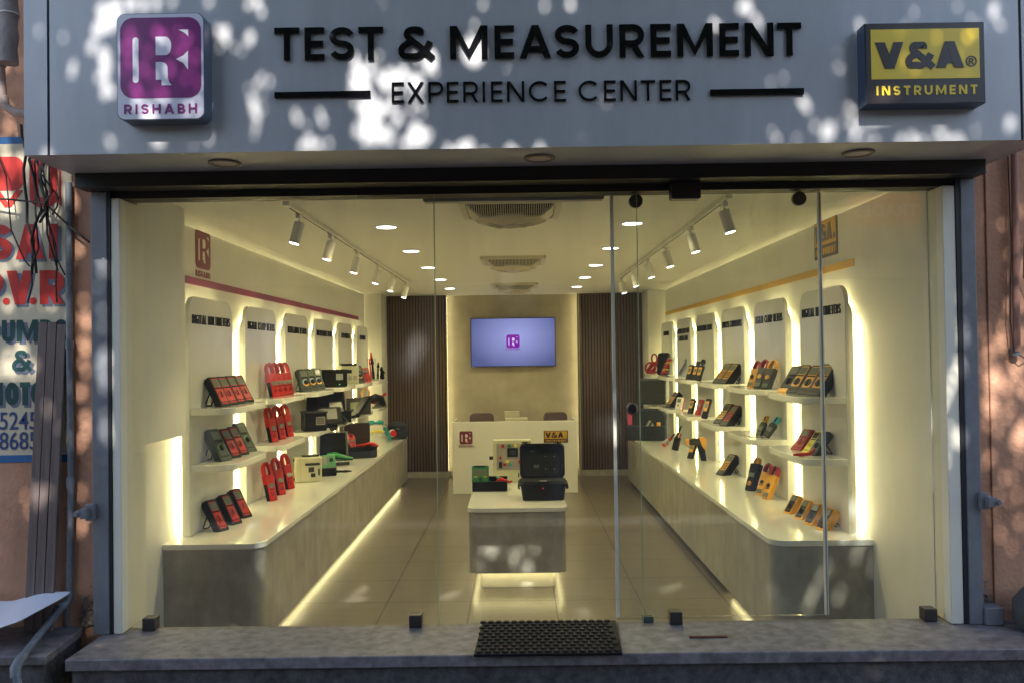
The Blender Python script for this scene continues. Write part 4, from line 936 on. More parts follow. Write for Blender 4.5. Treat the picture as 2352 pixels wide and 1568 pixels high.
t = open_case('open_case', 'large black open case standing behind the screened instrument', (-1.98, 8.25, Z['LM']), 28, .36, .12, .10, .26, 8, inner=m_blk2)
t = open_case('open_case', 'second black open case holding a grey faced instrument', (-1.86, 8.72, Z['LM']), 30, .30, .22, .12, .20, 8, inner=m_blk2)
obj('instrument', MB(Matrix.Translation((0, .03, .10)) @ Matrix.Rotation(-R(40), 4, 'X'))  .box(-.09, 0, 0, .09, .02, .15), m_blk2, t, bevel=.006)
obj('instrument_panel', MB(Matrix.Translation((0, .03, .10)) @ Matrix.Rotation(-R(40), 4, 'X')).box(-.075, -.003, .06, .075, -.0005, .135), m_lcdpale, t)
t = thing('analyser', 'black portable analyser with a wide grey screen and strap', 'instrument', (-1.80, 8.12, Z['LM']+.045), (-R(30), 0, R(25)))
obj('housing', MB().box(-.125, 0, 0, .125, .05, .18), m_blk, t, bevel=.014); obj('screen', MB().box(-.095, -.003, .045, .075, .001, .155), m_lcdpale, t); obj('carry_strap', MB().tube([(.12, .02, .10), (.16, -.01, .0), (.12, -.09, -.055), (-.02, -.12, -.06), (-.14, -.08, -.045)], .010, 8), m_blk, t, smooth=True)
obj('rest', MB().box(-.08, .052, -.02, .08, .13, .07), m_blk, t)
t = thing('lid_panel', 'dark case lid leaning diagonally beside the small display unit', 'case lid', (-1.78, 9.35, Z['LM']), (R(-8), R(38), R(30)))
obj('panel', MB().box(-.02, 0, .02, .015, .20, .30), m_blk, t, bevel=.006); obj('lip', MB().box(-.035, 0, .02, -.021, .20, .05), m_blk, t)
t = boxinst('display_unit', 'dark bench meter with a pale green display on the middle shelf', 'instrument', (-1.86, 9.9, Z['LM']), 28, (.30, .12, .20), m_brown)
obj('display', MB().box(-.10, -.003, .07, .03, 0, .15), mat('green lcd', (.20, .22, .12), .2), t); obj('bezel', MB().box(-.13, -.0022, .045, .135, 0, .17), m_blk2, t); obj('keys', MB().box(.05, -.004, .10, .065, -.002, .115).box(.03, -.005, .055, .05, -.002, .062), m_orng, t)
# ---- left board 6 middle
t = thing('cable_clamp', 'black cable bundle with an orange clamp jaw on the far middle shelf', 'clamp', (-1.92, 11.1, Z['LM']), (0, 0, R(40)))
obj('jaw', MB().band([(.06*math.cos(k*math.pi/12)-.08, .20+.07*math.sin(k*math.pi/12)) for k in range(24)], [(.045*math.cos(k*math.pi/12)-.08, .20+.055*math.sin(k*math.pi/12)) for k in range(24)], 0, .02), m_orng, t)
obj('body', MB().tube([(-.10, .01, .02), (-.04, .01, .10), (.06, .0, .15), (.14, .0, .12), (.2, .02, .04)], [.03, .05, .045, .05, .03], 10), m_blk, t, smooth=True)
t = thing('wedge_pack', 'red and white triangular pack in front of black cables', 'package', (-1.82, 11.25, Z['LM']), (0, 0, R(35)))
obj('card', MB().prism([(-.12, 0), (.10, 0), (.0, .12)], 0, .03), m_lcdpale, t); obj('red_tape', MB().prism([(-.14, .06), (-.10, .05), (.08, .17), (.07, .20)], -.01, .02), m_red, t)
# ---- left counter things
t = boxinst('instrument_box', 'beige upright tester with black switches on the left counter', 'tester', (-1.90, 7.66, Z['C']), 22, (.24, .16, .225), m_beige)
bl = MB().box(-.03, -.003, .15, .10, 0, .172).box(.0, -.003, .09, .05, 0, .135).box(.02, -.003, .045, .06, 0, .08).box(.085, -.003, .06, .10, 0, .12).box(-.05, .03, .2255, .10, .09, .24)
obj('switches', bl, m_blk2, t); obj('seam', MB().box(-.075, -.0015, .0, -.072, 0, .22), m_grey, t); obj('latch', MB().box(-.13, .02, .19, -.12, .05, .22).box(-.128, .02, .02, -.12, .05, .04), m_blk, t)
t = thing('insulation_tester', 'black and green tester with a pale display on the left counter', 'tester', (-1.84, 8.02, Z['C']), (0, 0, R(28)))
t.scale = (.86, .86, .86)
obj('lower_case', MB().box(-.16, 0, 0, .14, .16, .09), m_blk, t, bevel=.012)
Mt = Matrix.Translation((0, .03, .075)) @ Matrix.Rotation(-R(28), 4, 'X')
obj('front', MB(Mt).box(-.13, 0, 0, .15, .05, .17), m_green, t, bevel=.01); obj('display', MB(Mt).box(-.12, -.003, .05, .05, .001, .15), m_lcdpale, t)
obj('knob', MB(Mt).cyl((.10, -.012, .105), (.10, 0, .105), .022, n=18), m_blk, t); obj('side_cover', MB(Mt).box(-.17, -.005, .0, -.13, .06, .17), m_blk, t, bevel=.01)
obj('probe', MB().tube([(.12, -.02, .05), (.20, -.03, .045), (.23, -.03, .045), (.30, -.03, .042)], [.014, .012, .016, .006], 8), m_blk, t, smooth=True)
t = open_case('tool_case', 'aluminium edged open tool case with a black lining', (-1.87, 8.72, Z['C']), 25, .36, .26, .055, .28, 5, m_silver, m_blk2)
obj('lid_lining', MB(Matrix.Translation((0, .26, .055)) @ Matrix.Rotation(-R(5), 4, 'X')).box(-.158, .0, .012, .158, .019, .268), m_blk, t)
obj('side_window', MB().box(-.13, -.003, .012, .13, -.0005, .045), m_blk2, t)
t = thing('green_strap', 'green folded strap lying on the open aluminium case', 'strap', (-1.84, 8.76, Z['C']+.06), (0, 0, R(25)))
obj('strap', MB().tube([(-.12, .08, .045), (-.04, .05, .05), (.05, .03, .025), (.13, .0, .01)], [.030, .034, .024, .014], 10), m_green, t, smooth=True)
t = thing('brown_case', 'tall dark brown case standing behind the meter tray', 'case', (-1.90, 9.95, Z['C']), (0, 0, R(20)))
obj('shell', MB().box(-.16, 0, 0, .16, .10, .35), m_brown, t, bevel=.012); obj('edge', MB().box(-.162, -.003, .17, .162, -.0005, .178), m_blk2, t)
def rounded_tray(W, D, Hh): return rrect(-W/2, 0, W/2, D, min(W, D)*.3, 6)
t = thing('meter_tray', 'black soft bag tray holding a red clamp meter and leads', 'tray', (-1.83, 9.38, Z['C']), (0, 0, R(14)))
b_ = MB(); ou = rounded_tray(.54, .36, 0); b_.prism(ou, .0, .085, 'z'); obj('base', b_, m_navy, t, bevel=.01)
ri = MB(); inn = [(p[0]*.92, (p[1]-.17)*.9+.17) for p in ou]; ri.band(ou, inn, .085, .125); ri.v = [(x, z, y_) for x, y_, z in ri.v]; obj('rim', ri, m_blk, t)
clamp('red clamp meter lying in the black tray', (-1.86, 9.56, Z['C']+.115), 20, 58, .25, .08, .03, m_red2, m_red, None, dial=m_red, arch=None)
dmm('small grey and red meter lying in the black tray', (-1.98, 9.55, Z['C']+.115), 20, 60, .17, .08, .025, m_blk2, m_red2, stand=0, dial=m_blk)
t = thing('test_leads', 'loose bright red test leads over the edge of the black tray', 'test leads', (-1.72, 9.46, Z['C']+.12), (0, 0, R(10)))
obj('lead', MB().tube([(-.09, .02, .01), (-.02, -.005, .02), (.05, .02, .035), (.09, .06, .02), (.15, .04, .0)], [.012, .02, .016, .03, .015], 8), m_red, t, smooth=True)
t = thing('acrylic_stand', 'clear stepped stand carrying green and yellow crocodile clips', 'stand', (-1.83, 11.0, Z['C']), (0, 0, R(20)))
obj('frame', MB().box(-.14, 0, 0, -.135, .14, .24).box(.135, 0, 0, .14, .14, .24).box(-.135, .0, .235, .135, .14, .24).box(-.135, 0, .12, .135, .14, .125), m_acryl, t)
t = thing('crocodile_clip', 'green crocodile clips lying on top of the clear stand', 'clip', (-1.83, 11.0, Z['C']+.241), (0, 0, R(20)))
obj('clip', MB().tube([(-.11, .04, .025), (-.05, .04, .03), (-.02, .05, .02), (.04, .05, .03), (.09, .04, .02)], [.03, .03, .015, .03, .02], 9), m_teal, t, smooth=True)
t = thing('crocodile_clip', 'yellow crocodile clip on the middle level of the clear stand', 'clip', (-1.83, 11.0, Z['C']+.126), (0, 0, R(20)))
obj('clip', MB().tube([(-.08, .04, .02), (0, .04, .03), (.10, .03, .02)], [.012, .02, .012], 9), m_lemon, t, smooth=True)
t = thing('crocodile_clip', 'green crocodile clip hanging beside the red reel', 'clip', (-1.71, 11.12, Z['C']+.0), (0, 0, R(20)))
obj('clip', MB().tube([(-.05, 0, .20), (-.02, 0, .14), (.02, 0, .05), (.02, .0, .01)], [.02, .035, .025, .01], 9), m_teal, t, smooth=True)
t = thing('lead_reel', 'red lead reel with white disc in front of the navy bag', 'reel', (-1.66, 11.3, Z['C']), (0, 0, R(25)))
obj('reel', MB().cyl((0, 0, .10), (0, .04, .10), .04, n=22), m_red, t); obj('disc', MB().cyl((-.01, .042, .10), (-.01, .048, .10), .052, n=22), m_tape, t); obj('base', MB().box(-.05, 0, 0, .05, .06, .07), m_acryl, t)
t = thing('soft_bag', 'dark navy soft bag at the far end of the left counter', 'bag', (-1.66, 11.62, Z['C']), (0, 0, R(10)))
obj('body', MB().lathe([(0, 0), (.13, 0), (.145, .06), (.13, .18), (.08, .225), (0, .23)], (0, 0, 0), 20), m_navy, t, smooth=True); obj('zip', MB().tube([(-.12, -.06, .12), (0, -.145, .15), (.12, -.06, .12)], .004, 6), m_grey, t)

# ---- right board 1
G = 'yellow and grey multimeters on the right nearest board'
d1 = dmm('grey faced multimeter with a yellow foot, farthest on the nearest upper right shelf', (1.86, 6.0, Z['RU']), YR, 38, .235, .115, .038, m_blk2, m_blk2, G, dial=m_blk, foot=m_yel, stand=2)
d2 = dmm('multimeter with grey top and orange lower face beside the yellow footed one', (1.86, 5.82, Z['RU']), YR, 38, .245, .115, .042, m_blk2, m_orng, G, dial=m_blk2, lower=m_blk2, stand=2)
d3 = dup(d2, (1.86, 5.60, Z['RU']), (-R(38), 0, R(YR)), 'second nearest orange faced multimeter on the upper right shelf', G)
d4 = dup(d2, (1.87, 5.43, Z['RU']), (-R(38), 0, R(YR)), 'nearest orange faced multimeter on the upper right shelf', G, scale=(1.05, 1, 1.05))
dmm('red multimeter with two small windows on the middle right shelf', (1.85, 5.72, Z['RM']), YR, 42, .185, .105, .045, m_red2, m_red, None, dial=m_red2, stand=1)
t = dmm('flat lemon yellow tester beside the red multimeter', (1.85, 5.53, Z['RM']), YR, 42, .19, .07, .03, m_lemon, m_lemon, None, dial=m_lemon, stand=1, screen=m_blk2)
t = dmm('slim dark grey tester nearest on the middle right shelf', (1.85, 5.42, Z['RM']), YR, 42, .20, .08, .03, m_blk2, m_dkgrn, None, dial=m_blk, stand=1)
t = thing('red_probe', 'short red lead lying in front of the dark grey tester', 'probe', (1.79, 5.34, Z['RM']), (0, 0, R(-20)))
obj('lead', MB().tube([(-.07, 0, .012), (-.02, 0, .014), (.03, .01, .02), (.06, .03, .05)], [.007, .012, .011, .008], 8), m_red, t, smooth=True)
G = 'yellow multimeters standing on the right counter'
e = dmm('farthest of four yellow multimeters on the right counter', (1.84, 5.90, Z['C']), YR, 36, .155, .082, .05, m_yel, m_blk2, G, dial=m_blk, stand=1)
again(e, [(1.85, 5.70)], Z['C'], YR, 36, ['second farthest of four yellow multimeters on the right counter'], G)
fpoly = [(-.025, .018), (-.006, .026), (.008, .014), (.028, .024), (.034, .06), (.033, .15), (-.033, .15), (-.034, .05)]
e2 = dmm('second nearest of four yellow multimeters on the right counter', (1.85, 5.51, Z['C']), YR, 36, .165, .085, .045, m_yel, m_blk2, G, dial=m_blk, facepoly=fpoly, screen=m_grey, stand=1)
again(e2, [(1.87, 5.35)], Z['C'], YR, 36, ['nearest of four yellow multimeters on the right counter'], G)
# ---- right board 2
clamp('orange clamp meter with a red jaw on the upper right shelf', (1.86, 6.86, Z['RU']), YR+6, 24, .235, .078, .034, m_orng, m_red2, None, face=None, dial=m_blk2, screen_low=True, jawf=.36)
clamp('dark grey clamp meter with a red jaw and yellow dial', (1.86, 6.66, Z['RU']), YR+6, 24, .25, .085, .034, m_blk2, m_red2, None, dial=m_orng, screen_low=True, jawf=.36)
clamp('dark grey clamp meter with an orange jaw and yellow dial', (1.86, 6.45, Z['RU']), YR+6, 24, .25, .085, .034, m_blk2, m_orng, None, dial=m_orng, screen_low=True, jawf=.36)
def pincer(lab, loc, tip, lean):
    t = thing('pocket_tester', lab, 'tester', loc, (-R(30), R(lean), R(YR)))
    obj('body', MB().prism([(-.028, 0), (.028, 0), (.034, .10), (.022, .125), (-.022, .125), (-.034, .10)], 0, .028), m_blk2, t, bevel=.004)
    obj('tip', MB().prism([(-.022, .125), (.022, .125), (.024, .165), (.010, .185), (-.010, .185), (-.024, .165)], .002, .026), tip, t, bevel=.004)
    obj('slot', MB().box(-.005, -.001, .135, .005, .029, .172), m_blk, t); obj('screen', MB().box(-.02, -.002, .05, .02, .001, .085), m_lcd, t)
pincer('dark pocket tester with a yellow tip on the middle shelf', (1.88, 6.72, Z['RM']), m_yel, 0)
pincer('dark pocket tester with a cyan tip on the middle shelf', (1.88, 6.52, Z['RM']+.015), mat('cyan plastic', (.02, .35, .45), .3), 18)
tag(obj('acrylic_holder', MB(LT(1.82, 6.60, Z['RM'], YR)).box(-.10, -.02, 0, .10, -.016, .05).box(-.10, -.016, 0, .10, .06, .005), m_acryl), 'clear acrylic holder in front of the two pocket testers', 'holder')
clamp('black clamp meter with an orange jaw and orange button on the right counter', (1.84, 6.88, Z['C']), YR+4, 20, .285, .095, .04, m_blk, m_orng, None, dial=m_orng, jawf=.26, jw=.62)
G = 'yellow clamp meters with red jaws on the right counter'
h = clamp('farther of two yellow clamp meters with red jaws', (1.86, 6.66, Z['C']), YR+4, 24, .27, .082, .036, m_yel, m_red2, G, dial=m_blk2, screen_low=True, jawf=.34)
again(h, [(1.86, 6.49)], Z['C'], YR+4, 24, ['nearer of two yellow clamp meters with red jaws'], G)
# ---- right board 3: calibrators
G = 'process calibrators on the third right board'
k = dmm('farther yellow calibrator of the pair on the third upper right shelf', (1.83, 7.90, Z['RU']), YR, 42, .245, .12, .05, m_blk, m_orng, G, keypad=True, lower=m_blk2, stand=2, nm='calibrator', cat='calibrator')
again(k, [(1.83, 7.66), ], Z['RU'], YR, 42, ['nearer yellow calibrator of the pair on the third upper right shelf'], G)
again(k, [(1.83, 7.90)], Z['RM'], YR, 42, ['yellow calibrator beside the red one on the third middle right shelf'], G)
again(k, [(1.82, 7.78)], Z['C'], YR, 42, ['single yellow calibrator on the right counter'], G)
dmm('red calibrator on the third middle right shelf', (1.83, 7.66, Z['RM']), YR, 42, .245, .12, .05, m_blk, m_red2, G, keypad=True, lower=m_blk2, stand=2, nm='calibrator', cat='calibrator')
again(k, [(1.80, 10.35)], Z['RM'], YR, 40, ['yellow calibrator beside a small white meter on the fifth board'], G)
# ---- right board 4: slim meters
G = 'slim environmental meters on the fourth right board'
def slim(lab, loc, body=None, face=None, top=None, L=.165, w=.07):
    body = body or m_blk; t = thing('slim_meter', lab, 'meter', loc, (-R(22), 0, R(YR+8)), G)
    obj('body', MB().prism(outline(w, L, .9), 0, .028), body, t, bevel=.005)
    if face: obj('face_panel', MB().prism(rrect(-w*.33, L*.36, w*.33, L*.86, .006, 3), -.002, .001), face, t)
    obj('screen', MB().prism(rrect(-w*.24, L*.52, w*.24, L*.74, .003, 2), -.0032, -.001), m_lcd, t)
    if top == 'ball': obj('sensor', MB().lathe([(0, L-.004), (.012, L), (.012, L+.01), (.024, L+.02), (.027, L+.045), (.018, L+.065), (0, L+.07)], (0, .014, 0), 16), m_blk, t, smooth=True)
    if top == 'ring': obj('sensor', MB().band([(p[0], p[1]) for p in rrect(-.025, L-.002, .025, L+.045, .01, 4)], rrect(-.012, L+.012, .012, L+.034, .008, 4), .006, .022), m_blk, t)
    return t
slim('plain slim yellow faced meter, farthest on the fourth upper right shelf', (1.83, 9.20, Z['RU']), face=m_yel)
slim('slim meter with a ring shaped sensor on the fourth upper right shelf', (1.83, 8.92, Z['RU']), face=m_yel, top='ring')
slim('slim meter with a black ball sensor on the fourth upper right shelf', (1.83, 8.70, Z['RU']), face=m_yel, top='ball')
slim('slim yellow and black meter left of the red one on the middle shelf', (1.86, 9.28, Z['RM']), face=m_yel, L=.17)
slim('slim all red meter on the fourth middle right shelf', (1.88, 9.0, Z['RM']), body=m_red2, L=.18)
slim('slim tall black meter nearest on the fourth middle right shelf', (1.86, 8.58, Z['RM']), face=m_yel, L=.21)
slim('slim corded yellow meter on the right counter', (1.80, 9.02, Z['C']), face=m_yel, L=.20, w=.08)
t = thing('infrared_thermometer', 'black and orange pistol shaped infrared thermometer on the right counter', 'thermometer', (1.88, 8.80, Z['C']), (0, 0, R(-10)))
obj('grip', MB().prism([(-.0, 0), (.055, 0), (.04, .13), (.01, .20), (-.045, .19), (-.03, .12)], 0, .035), m_blk, t, bevel=.006)
obj('barrel', MB().prism([(-.12, .165), (-.02, .16), (.03, .16), (.035, .235), (-.04, .235), (-.12, .225)], -.003, .038), m_blk2, t, bevel=.008)
obj('muzzle', MB().cyl((-.155, .017, .195), (-.118, .017, .195), .036, n=20), m_orng, t, bevel=.004); obj('rear_shell', MB().prism([(.012, .15), (.05, .10), (.06, .215), (.03, .245), (-.02, .243)], -.005, .040), m_orng, t, bevel=.006)
# ---- right board 5, 6
t = thing('lead_set', 'clear tray of red and white leads leaning on the fifth upper shelf', 'test leads', (1.80, 10.55, Z['RU']), (-R(30), 0, R(YR)))
obj('tray', MB().box(-.08, 0, 0, .08, .005, .26), m_acryl, t)
for i in range(5): obj('lead', MB().tube([(-.05, -.012, .03+.045*i), (.0, -.018, .035+.045*i), (.055, -.012, .04+.045*i)], [.012, .018, .012], 8), m_orng if i % 2 else m_red2, t, smooth=True)
probes('blue grey probe leaning outward in its clear tray', (1.92, 10.1, Z['RU']), YR, [(0, -.02, .27, mat('slate probe', (.07, .09, .14), .35), .018)], True, (.10, .05, .28), 34)
t = thing('pocket_meter', 'small white pocket meter with a red button', 'meter', (1.84, 9.85, Z['RM']), (-R(15), 0, R(YR+10)))
obj('body', MB().prism(rrect(-.045, 0, .045, .15, .012), 0, .03), m_tape, t, bevel=.004); obj('screen', MB().box(-.03, -.002, .09, .03, .001, .135), m_lcd, t); obj('button', MB().cyl((0, -.004, .055), (0, 0, .055), .012, n=14), m_red, t); obj('back', MB().prism(rrect(-.047, 0, .047, .15, .012), .0305, .045), m_red2, t)
t = thing('screwdriver', 'red and grey multi tool leaning low on the right counter', 'tool', (1.70, 10.15, Z['C']), (-R(40), R(25), R(YR)))
obj('handle', MB().tube([(0, 0, .02), (0, 0, .07), (0, 0, .15)], [.022, .03, .022], 12), m_red, t, smooth=True); obj('grip', MB().tube([(0, -.004, .05), (0, -.004, .12)], [.028, .029], 12), m_grey, t); obj('shaft', MB().tube([(0, 0, .15), (0, 0, .22)], .012, 8), m_blk2, t)
t = thing('tool_pouch', 'black pouch with tools sticking up on the right counter', 'pouch', (1.78, 9.80, Z['C']), (-R(12), R(8), R(YR)))
obj('pouch', MB().box(-.05, 0, 0, .05, .03, .16), m_blk, t, bevel=.006); obj('blade', MB().prism([(-.045, .15), (-.01, .15), (.02, .30), (.0, .28)], .01, .02), m_blk, t); obj('red_handle', MB().tube([(.03, .015, .15), (.035, .015, .21)], [.010, .014], 8), m_red2, t)
t = thing('lead_bag', 'clear bag of coiled dark red cables at the far end of the upper right shelf', 'bag', (1.82, 11.55, Z['RU']), (0, 0, R(-35)))
for i in range(4): obj('coil', MB().tube([(.075*math.cos(2*math.pi*k/16)+.01*i-.02, .02*i, .085+.07*math.sin(2*math.pi*k/16+i)) for k in range(17)], .014, 7), m_red2, t, smooth=True)
obj('upper_coil', MB().tube([(.04*math.cos(2*math.pi*k/12)+.03, .02, .21+.06*math.sin(2*math.pi*k/12)) for k in range(13)], .012, 7), m_red2, t, smooth=True)
t = thing('zip_pouch', 'tall black zip pouch on the upper right shelf near the back', 'pouch', (1.86, 10.98, Z['RU']), (-R(8), 0, R(-40)))
obj('body', MB().prism(rrect(-.085, 0, .085, .29, .035), 0, .06), m_blk, t, bevel=.015); obj('zip', MB().tube([(-.088, .03, .04), (-.088, .03, .25), (-.05, .03, .293), (.05, .03, .293), (.088, .03, .25)], .003, 6), m_grey, t)
t = thing('hard_case', 'big black rectangular case on the far middle right shelf', 'case', (1.72, 10.95, Z['RM']), (0, 0, R(-30)))
obj('shell', MB().box(-.19, 0, 0, .19, .14, .33), m_blk2, t, bevel=.02); obj('seam', MB().box(-.191, -.001, .16, .191, .0, .166), m_blk, t)
t = thing('tool_bag', 'large black tool bag with tools in its front pocket', 'bag', (1.63, 10.95, Z['C']), (0, 0, R(-14)))
obj('body', MB().prism([(-.26, 0), (.27, 0), (.27, .33), (.20, .40), (-.10, .40), (-.26, .26)], 0, .20), m_navy, t, bevel=.03)
obj('front_pocket', MB().prism(rrect(-.25, .0, .26, .19, .03), -.035, .001), m_navy, t, bevel=.012)
obj('tool', MB().prism([(.0, .17), (.03, .17), (.08, .25), (.05, .26)], -.03, -.022), m_grey, t); obj('tool', MB().prism([(.06, .17), (.13, .17), (.09, .23)], -.03, -.022), m_grey, t); obj('tool', MB().cyl((.17, -.028, .19), (.17, -.012, .23), .026, n=12), m_orng, t)
obj('tag_patch', MB().box(-.225, -.012, .20, -.17, -.001, .35), mat('pink card', (.55, .06, .15), .5), t)

# ---- centre table things
TZ = .6345
t = thing('insulation_tester', 'green faced tester propped in a small black open case on the island table', 'tester', (-.255, 7.28, TZ), (0, 0, 0))
b_ = MB(); W, D, Hb = .30, .20, .085
b_.box(-W/2, 0, 0, W/2, D, .01).box(-W/2, 0, .01, W/2, .012, Hb).box(-W/2, D-.012, .01, W/2, D, Hb+.02).box(-W/2, .012, .01, -W/2+.012, D-.012, Hb).box(W/2-.012, .012, .01, W/2, D-.012, Hb).box(-.005, .012, .01, .005, D-.012, Hb-.01)
obj('case', b_, m_blk, t, bevel=.006); obj('filling', MB().box(-.135, .013, .011, .137, .187, .06), m_blk2, t)
Mt = Matrix.Translation((-.08, .04, .07)) @ Matrix.Rotation(-R(18), 4, 'X')
obj('face', MB(Mt).prism(rrect(-.075, 0, .072, .15, .012), 0, .03), m_green, t, bevel=.004); obj('display', MB(Mt).box(-.06, -.002, .065, .06, .001, .115), mat('green grey lcd', (.12, .14, .08), .2), t)
kk = MB(Mt); 
for x in (-.05, -.035, .035, .05): kk.box(x-.006, -.003, .047, x+.006, -.0005, .056)
obj('keys', kk, m_orng, t); obj('knob', MB(Mt).cyl((0, -.009, .035), (0, 0, .035), .016, n=16), m_dkgrn, t); obj('top_sockets', MB(Mt).box(-.05, -.003, .135, .04, -.0005, .148), m_blk, t)
t = thing('test_leads', 'bright orange red leads lying in the small black case', 'test leads', (-.175, 7.31, TZ+.07))
obj('lead', MB().tube([(-.02, -.0, .015), (.015, -.01, .035), (.05, -.01, .02), (.09, .0, .005), (.115, .0, .012)], [.008, .018, .012, .012, .008], 8), m_red, t, smooth=True)
obj('teal_plug', MB().tube([(.0, .02, .045), (-.02, .03, .04)], .012, 8), m_teal, t, smooth=True)

t = thing('hard_case', 'large black rugged case standing open on the island table', 'case', (.19, 6.80, TZ))
W = .37; Hb = .145
tp = MB(); 
lo_ = rrect(-W/2+.02, 0, W/2-.02, .26, .03, 5); hi_ = rrect(-W/2, -.01, W/2, .27, .035, 5); n_ = len(lo_)
tp.add([(p[0], p[1], 0) for p in lo_]+[(p[0], p[1], Hb) for p in hi_], [tuple(range(n_-1, -1, -1))]+[tuple(range(n_, 2*n_))]+[(i, (i+1) % n_, n_+(i+1) % n_, n_+i) for i in range(n_)])
obj('lower_shell', tp, m_blk, t, bevel=.006)
obj('rim', MB().prism(rrect(-W/2-.008, -.018, W/2+.008, .278, .035, 5), Hb-.03, Hb-.008, 'z'), m_blk, t, bevel=.004)
obj('instrument_deck', MB().prism(rrect(-W/2+.015, .005, W/2-.015, .255, .03, 5), Hb+.0005, Hb+.008, 'z'), m_blk2, t)
Ml = Matrix.Translation((0, .262, Hb-.005)) @ Matrix.Rotation(-R(8), 4, 'X')
ld = MB(Ml); ld.band(rrect(-W/2, 0, W/2, .285, .04, 5), rrect(-W/2+.022, .022, W/2-.022, .263, .03, 5), -.075, .0); obj('lid_rim', ld, m_blk, t, bevel=.004)
obj('lid_back', MB(Ml).prism(rrect(-W/2+.004, .004, W/2-.004, .281, .04, 5), .0005, .02), m_blk, t, bevel=.004)
obj('lid_panel', MB(Ml).prism(rrect(-W/2+.023, .023, W/2-.023, .262, .03, 5), -.012, -.001), m_blk2, t)
pn = MB(Ml)
for x, z in ((.03, .18), (.10, .18), (.03, .075), (.10, .075)): pn.cyl((x, -.016, z), (x, -.012, z), .004, n=8)
obj('screws', pn, m_silver, t)
gr_ = MB(Ml)
for x, z in ((.01, .13), (.085, .13), (.01, .03), (.085, .03)): gr_.band(rrect(x, z, x+.06, z+.09, .004, 2), rrect(x+.003, z+.003, x+.057, z+.087, .004, 2), -.014, -.012)
for k_ in range(5): gr_.box(-.13, -.014, .12+.018*k_, -.03, -.012, .122+.018*k_)
gr_.box(-.007, -.014, .04, -.005, -.012, .24)
obj('pockets', gr_, m_blk, t)
obj('stickers', MB(Ml).box(-.10, -.0145, .215, -.06, -.012, .228).box(-.07, -.0145, .085, -.025, -.012, .112), m_lcdpale, t)
obj('power_lamp', MB().box(-.006, -.011, .095, .004, -.006, .103), mat('red lamp', (.3, 0, 0), .4, emit=(1, .02, .05), estr=.5), t)
for s_ in (-1, 1):
    ht = MB(Ml); 
    for q in (0, .028, .040, .055): ht.box(s_*.155-s_*q-.003, -.05, .285, s_*.155-s_*q+.003, -.02, .302)
    ht.box(s_*.135-.012, -.05, .285, s_*.135+.012, -.03, .296); obj('latch', ht, m_blk, t)
    obj('carry_lug', MB().prism([(s_*.187, .08), (s_*.205, .09), (s_*.20, .13), (s_*.187, .14)] if s_ > 0 else [(s_*.187, .08), (s_*.187, .14), (s_*.20, .13), (s_*.205, .09)], .05, .20), m_blk, t)
obj('plate', MB().box(-.03, -.0135, Hb+.0085, .03, .04, Hb+.011), m_grey, t)

# control panel box on the table
t = thing('control_panel', 'beige control panel box with coloured push buttons and a black meter', 'control panel', (-.063, 7.78, TZ))
obj('cabinet', MB().box(-.175, 0, 0, .175, .12, .385), m_beige, t, bevel=.004)
obj('front_plate', MB().box(-.143, -.003, .115, .152, -.0005, .355), mat('grey front plate', (.30, .28, .26), .4), t)
for (x, z, m, r_) in ((-.085, .335, m_red2, .015), (-.026, .336, m_green, .015), (.032, .336, m_lemon, .015), (.092, .336, m_red2, .015), (-.107, .228, m_red, .012), (-.046, .193, m_lemon, .015), (-.070, .165, m_red, .013), (-.019, .164, m_teal, .013)):
    obj('push_button', MB().cyl((x, -.014, z), (x, -.003, z), r_, n=18), m, t)
obj('panel_meter', MB().box(-.043, -.012, .235, .053, -.003, .315), m_blk, t, bevel=.003); obj('meter_glass', MB().box(-.025, -.0135, .253, .035, -.012, .298), m_blk2, t)
obj('rocker', MB().box(-.122, -.010, .135, -.094, -.003, .19), m_blk2, t); obj('side_knob', MB().cyl((-.21, .03, .222), (-.176, .03, .222), .016, n=14), m_navy, t)
obj('rotary_switch', MB().cyl((.075, -.02, .19), (.075, -.003, .19), .022, n=18), m_red2, t); obj('marks', MB().box(.052, -.003, .05, .062, -.0005, .085).box(.052, -.003, .015, .07, -.0005, .02).box(.09, -.0035, .362, .15, -.001, .368), m_blk, t)

# ================================================================== ACROSS THE STREET (seen only in reflections)
ob = thing('opposite_building', 'plain brown building across the street', 'building', (0, -6.6, 0))
child('wall', MB().box(-16, -9, ZS, 4.9, -6.6, 5.6), m_opp, ob); child('annex', MB().box(4.95, -15, ZS, 34, -12.5, 7.2), m_opp, ob)
for i in range(7): child('shutter', MB().box(-12.2+3.6*i, -6.6, ZS+.1, -9.6+3.6*i, -6.56, 2.7), m_dark, ob)
child('ledge_band', MB().box(-16, -6.6, 3.05, 16, -6.3, 3.15), m_opp, ob)
bn = thing('banner', 'orange banner with white capitals hanging across the street', 'banner', (6.3, -6.25, 4.1))
child('cloth', MB().add([(5.8, -6.25, 3.95), (7.02, -6.25, 3.95), (7.02, -6.25, 4.48), (5.8, -6.25, 4.48)], [(0, 1, 2, 3)]), m_ban, bn); child('lower_cloth', MB().add([(5.3, -6.25, 3.5), (7.02, -6.25, 3.5), (7.02, -6.25, 3.945), (5.3, -6.25, 3.945)], [(0, 1, 2, 3)]), m_banw, bn)
child('pole', MB().cyl((5.28, -6.25, ZS), (5.28, -6.25, 4.5), .03), m_pipe, bn); child('pole', MB().cyl((7.05, -6.25, ZS), (7.05, -6.25, 4.5), .03), m_pipe, bn)
tm = MB(Matrix.Translation((6.43, -6.246, 4.10)) @ Matrix.Rotation(math.pi, 4, 'Z')); text_mb(tm, 'TRADES', .30, 0, 0, .002, .02, 1.05); child('lettering', tm, m_banl, bn)

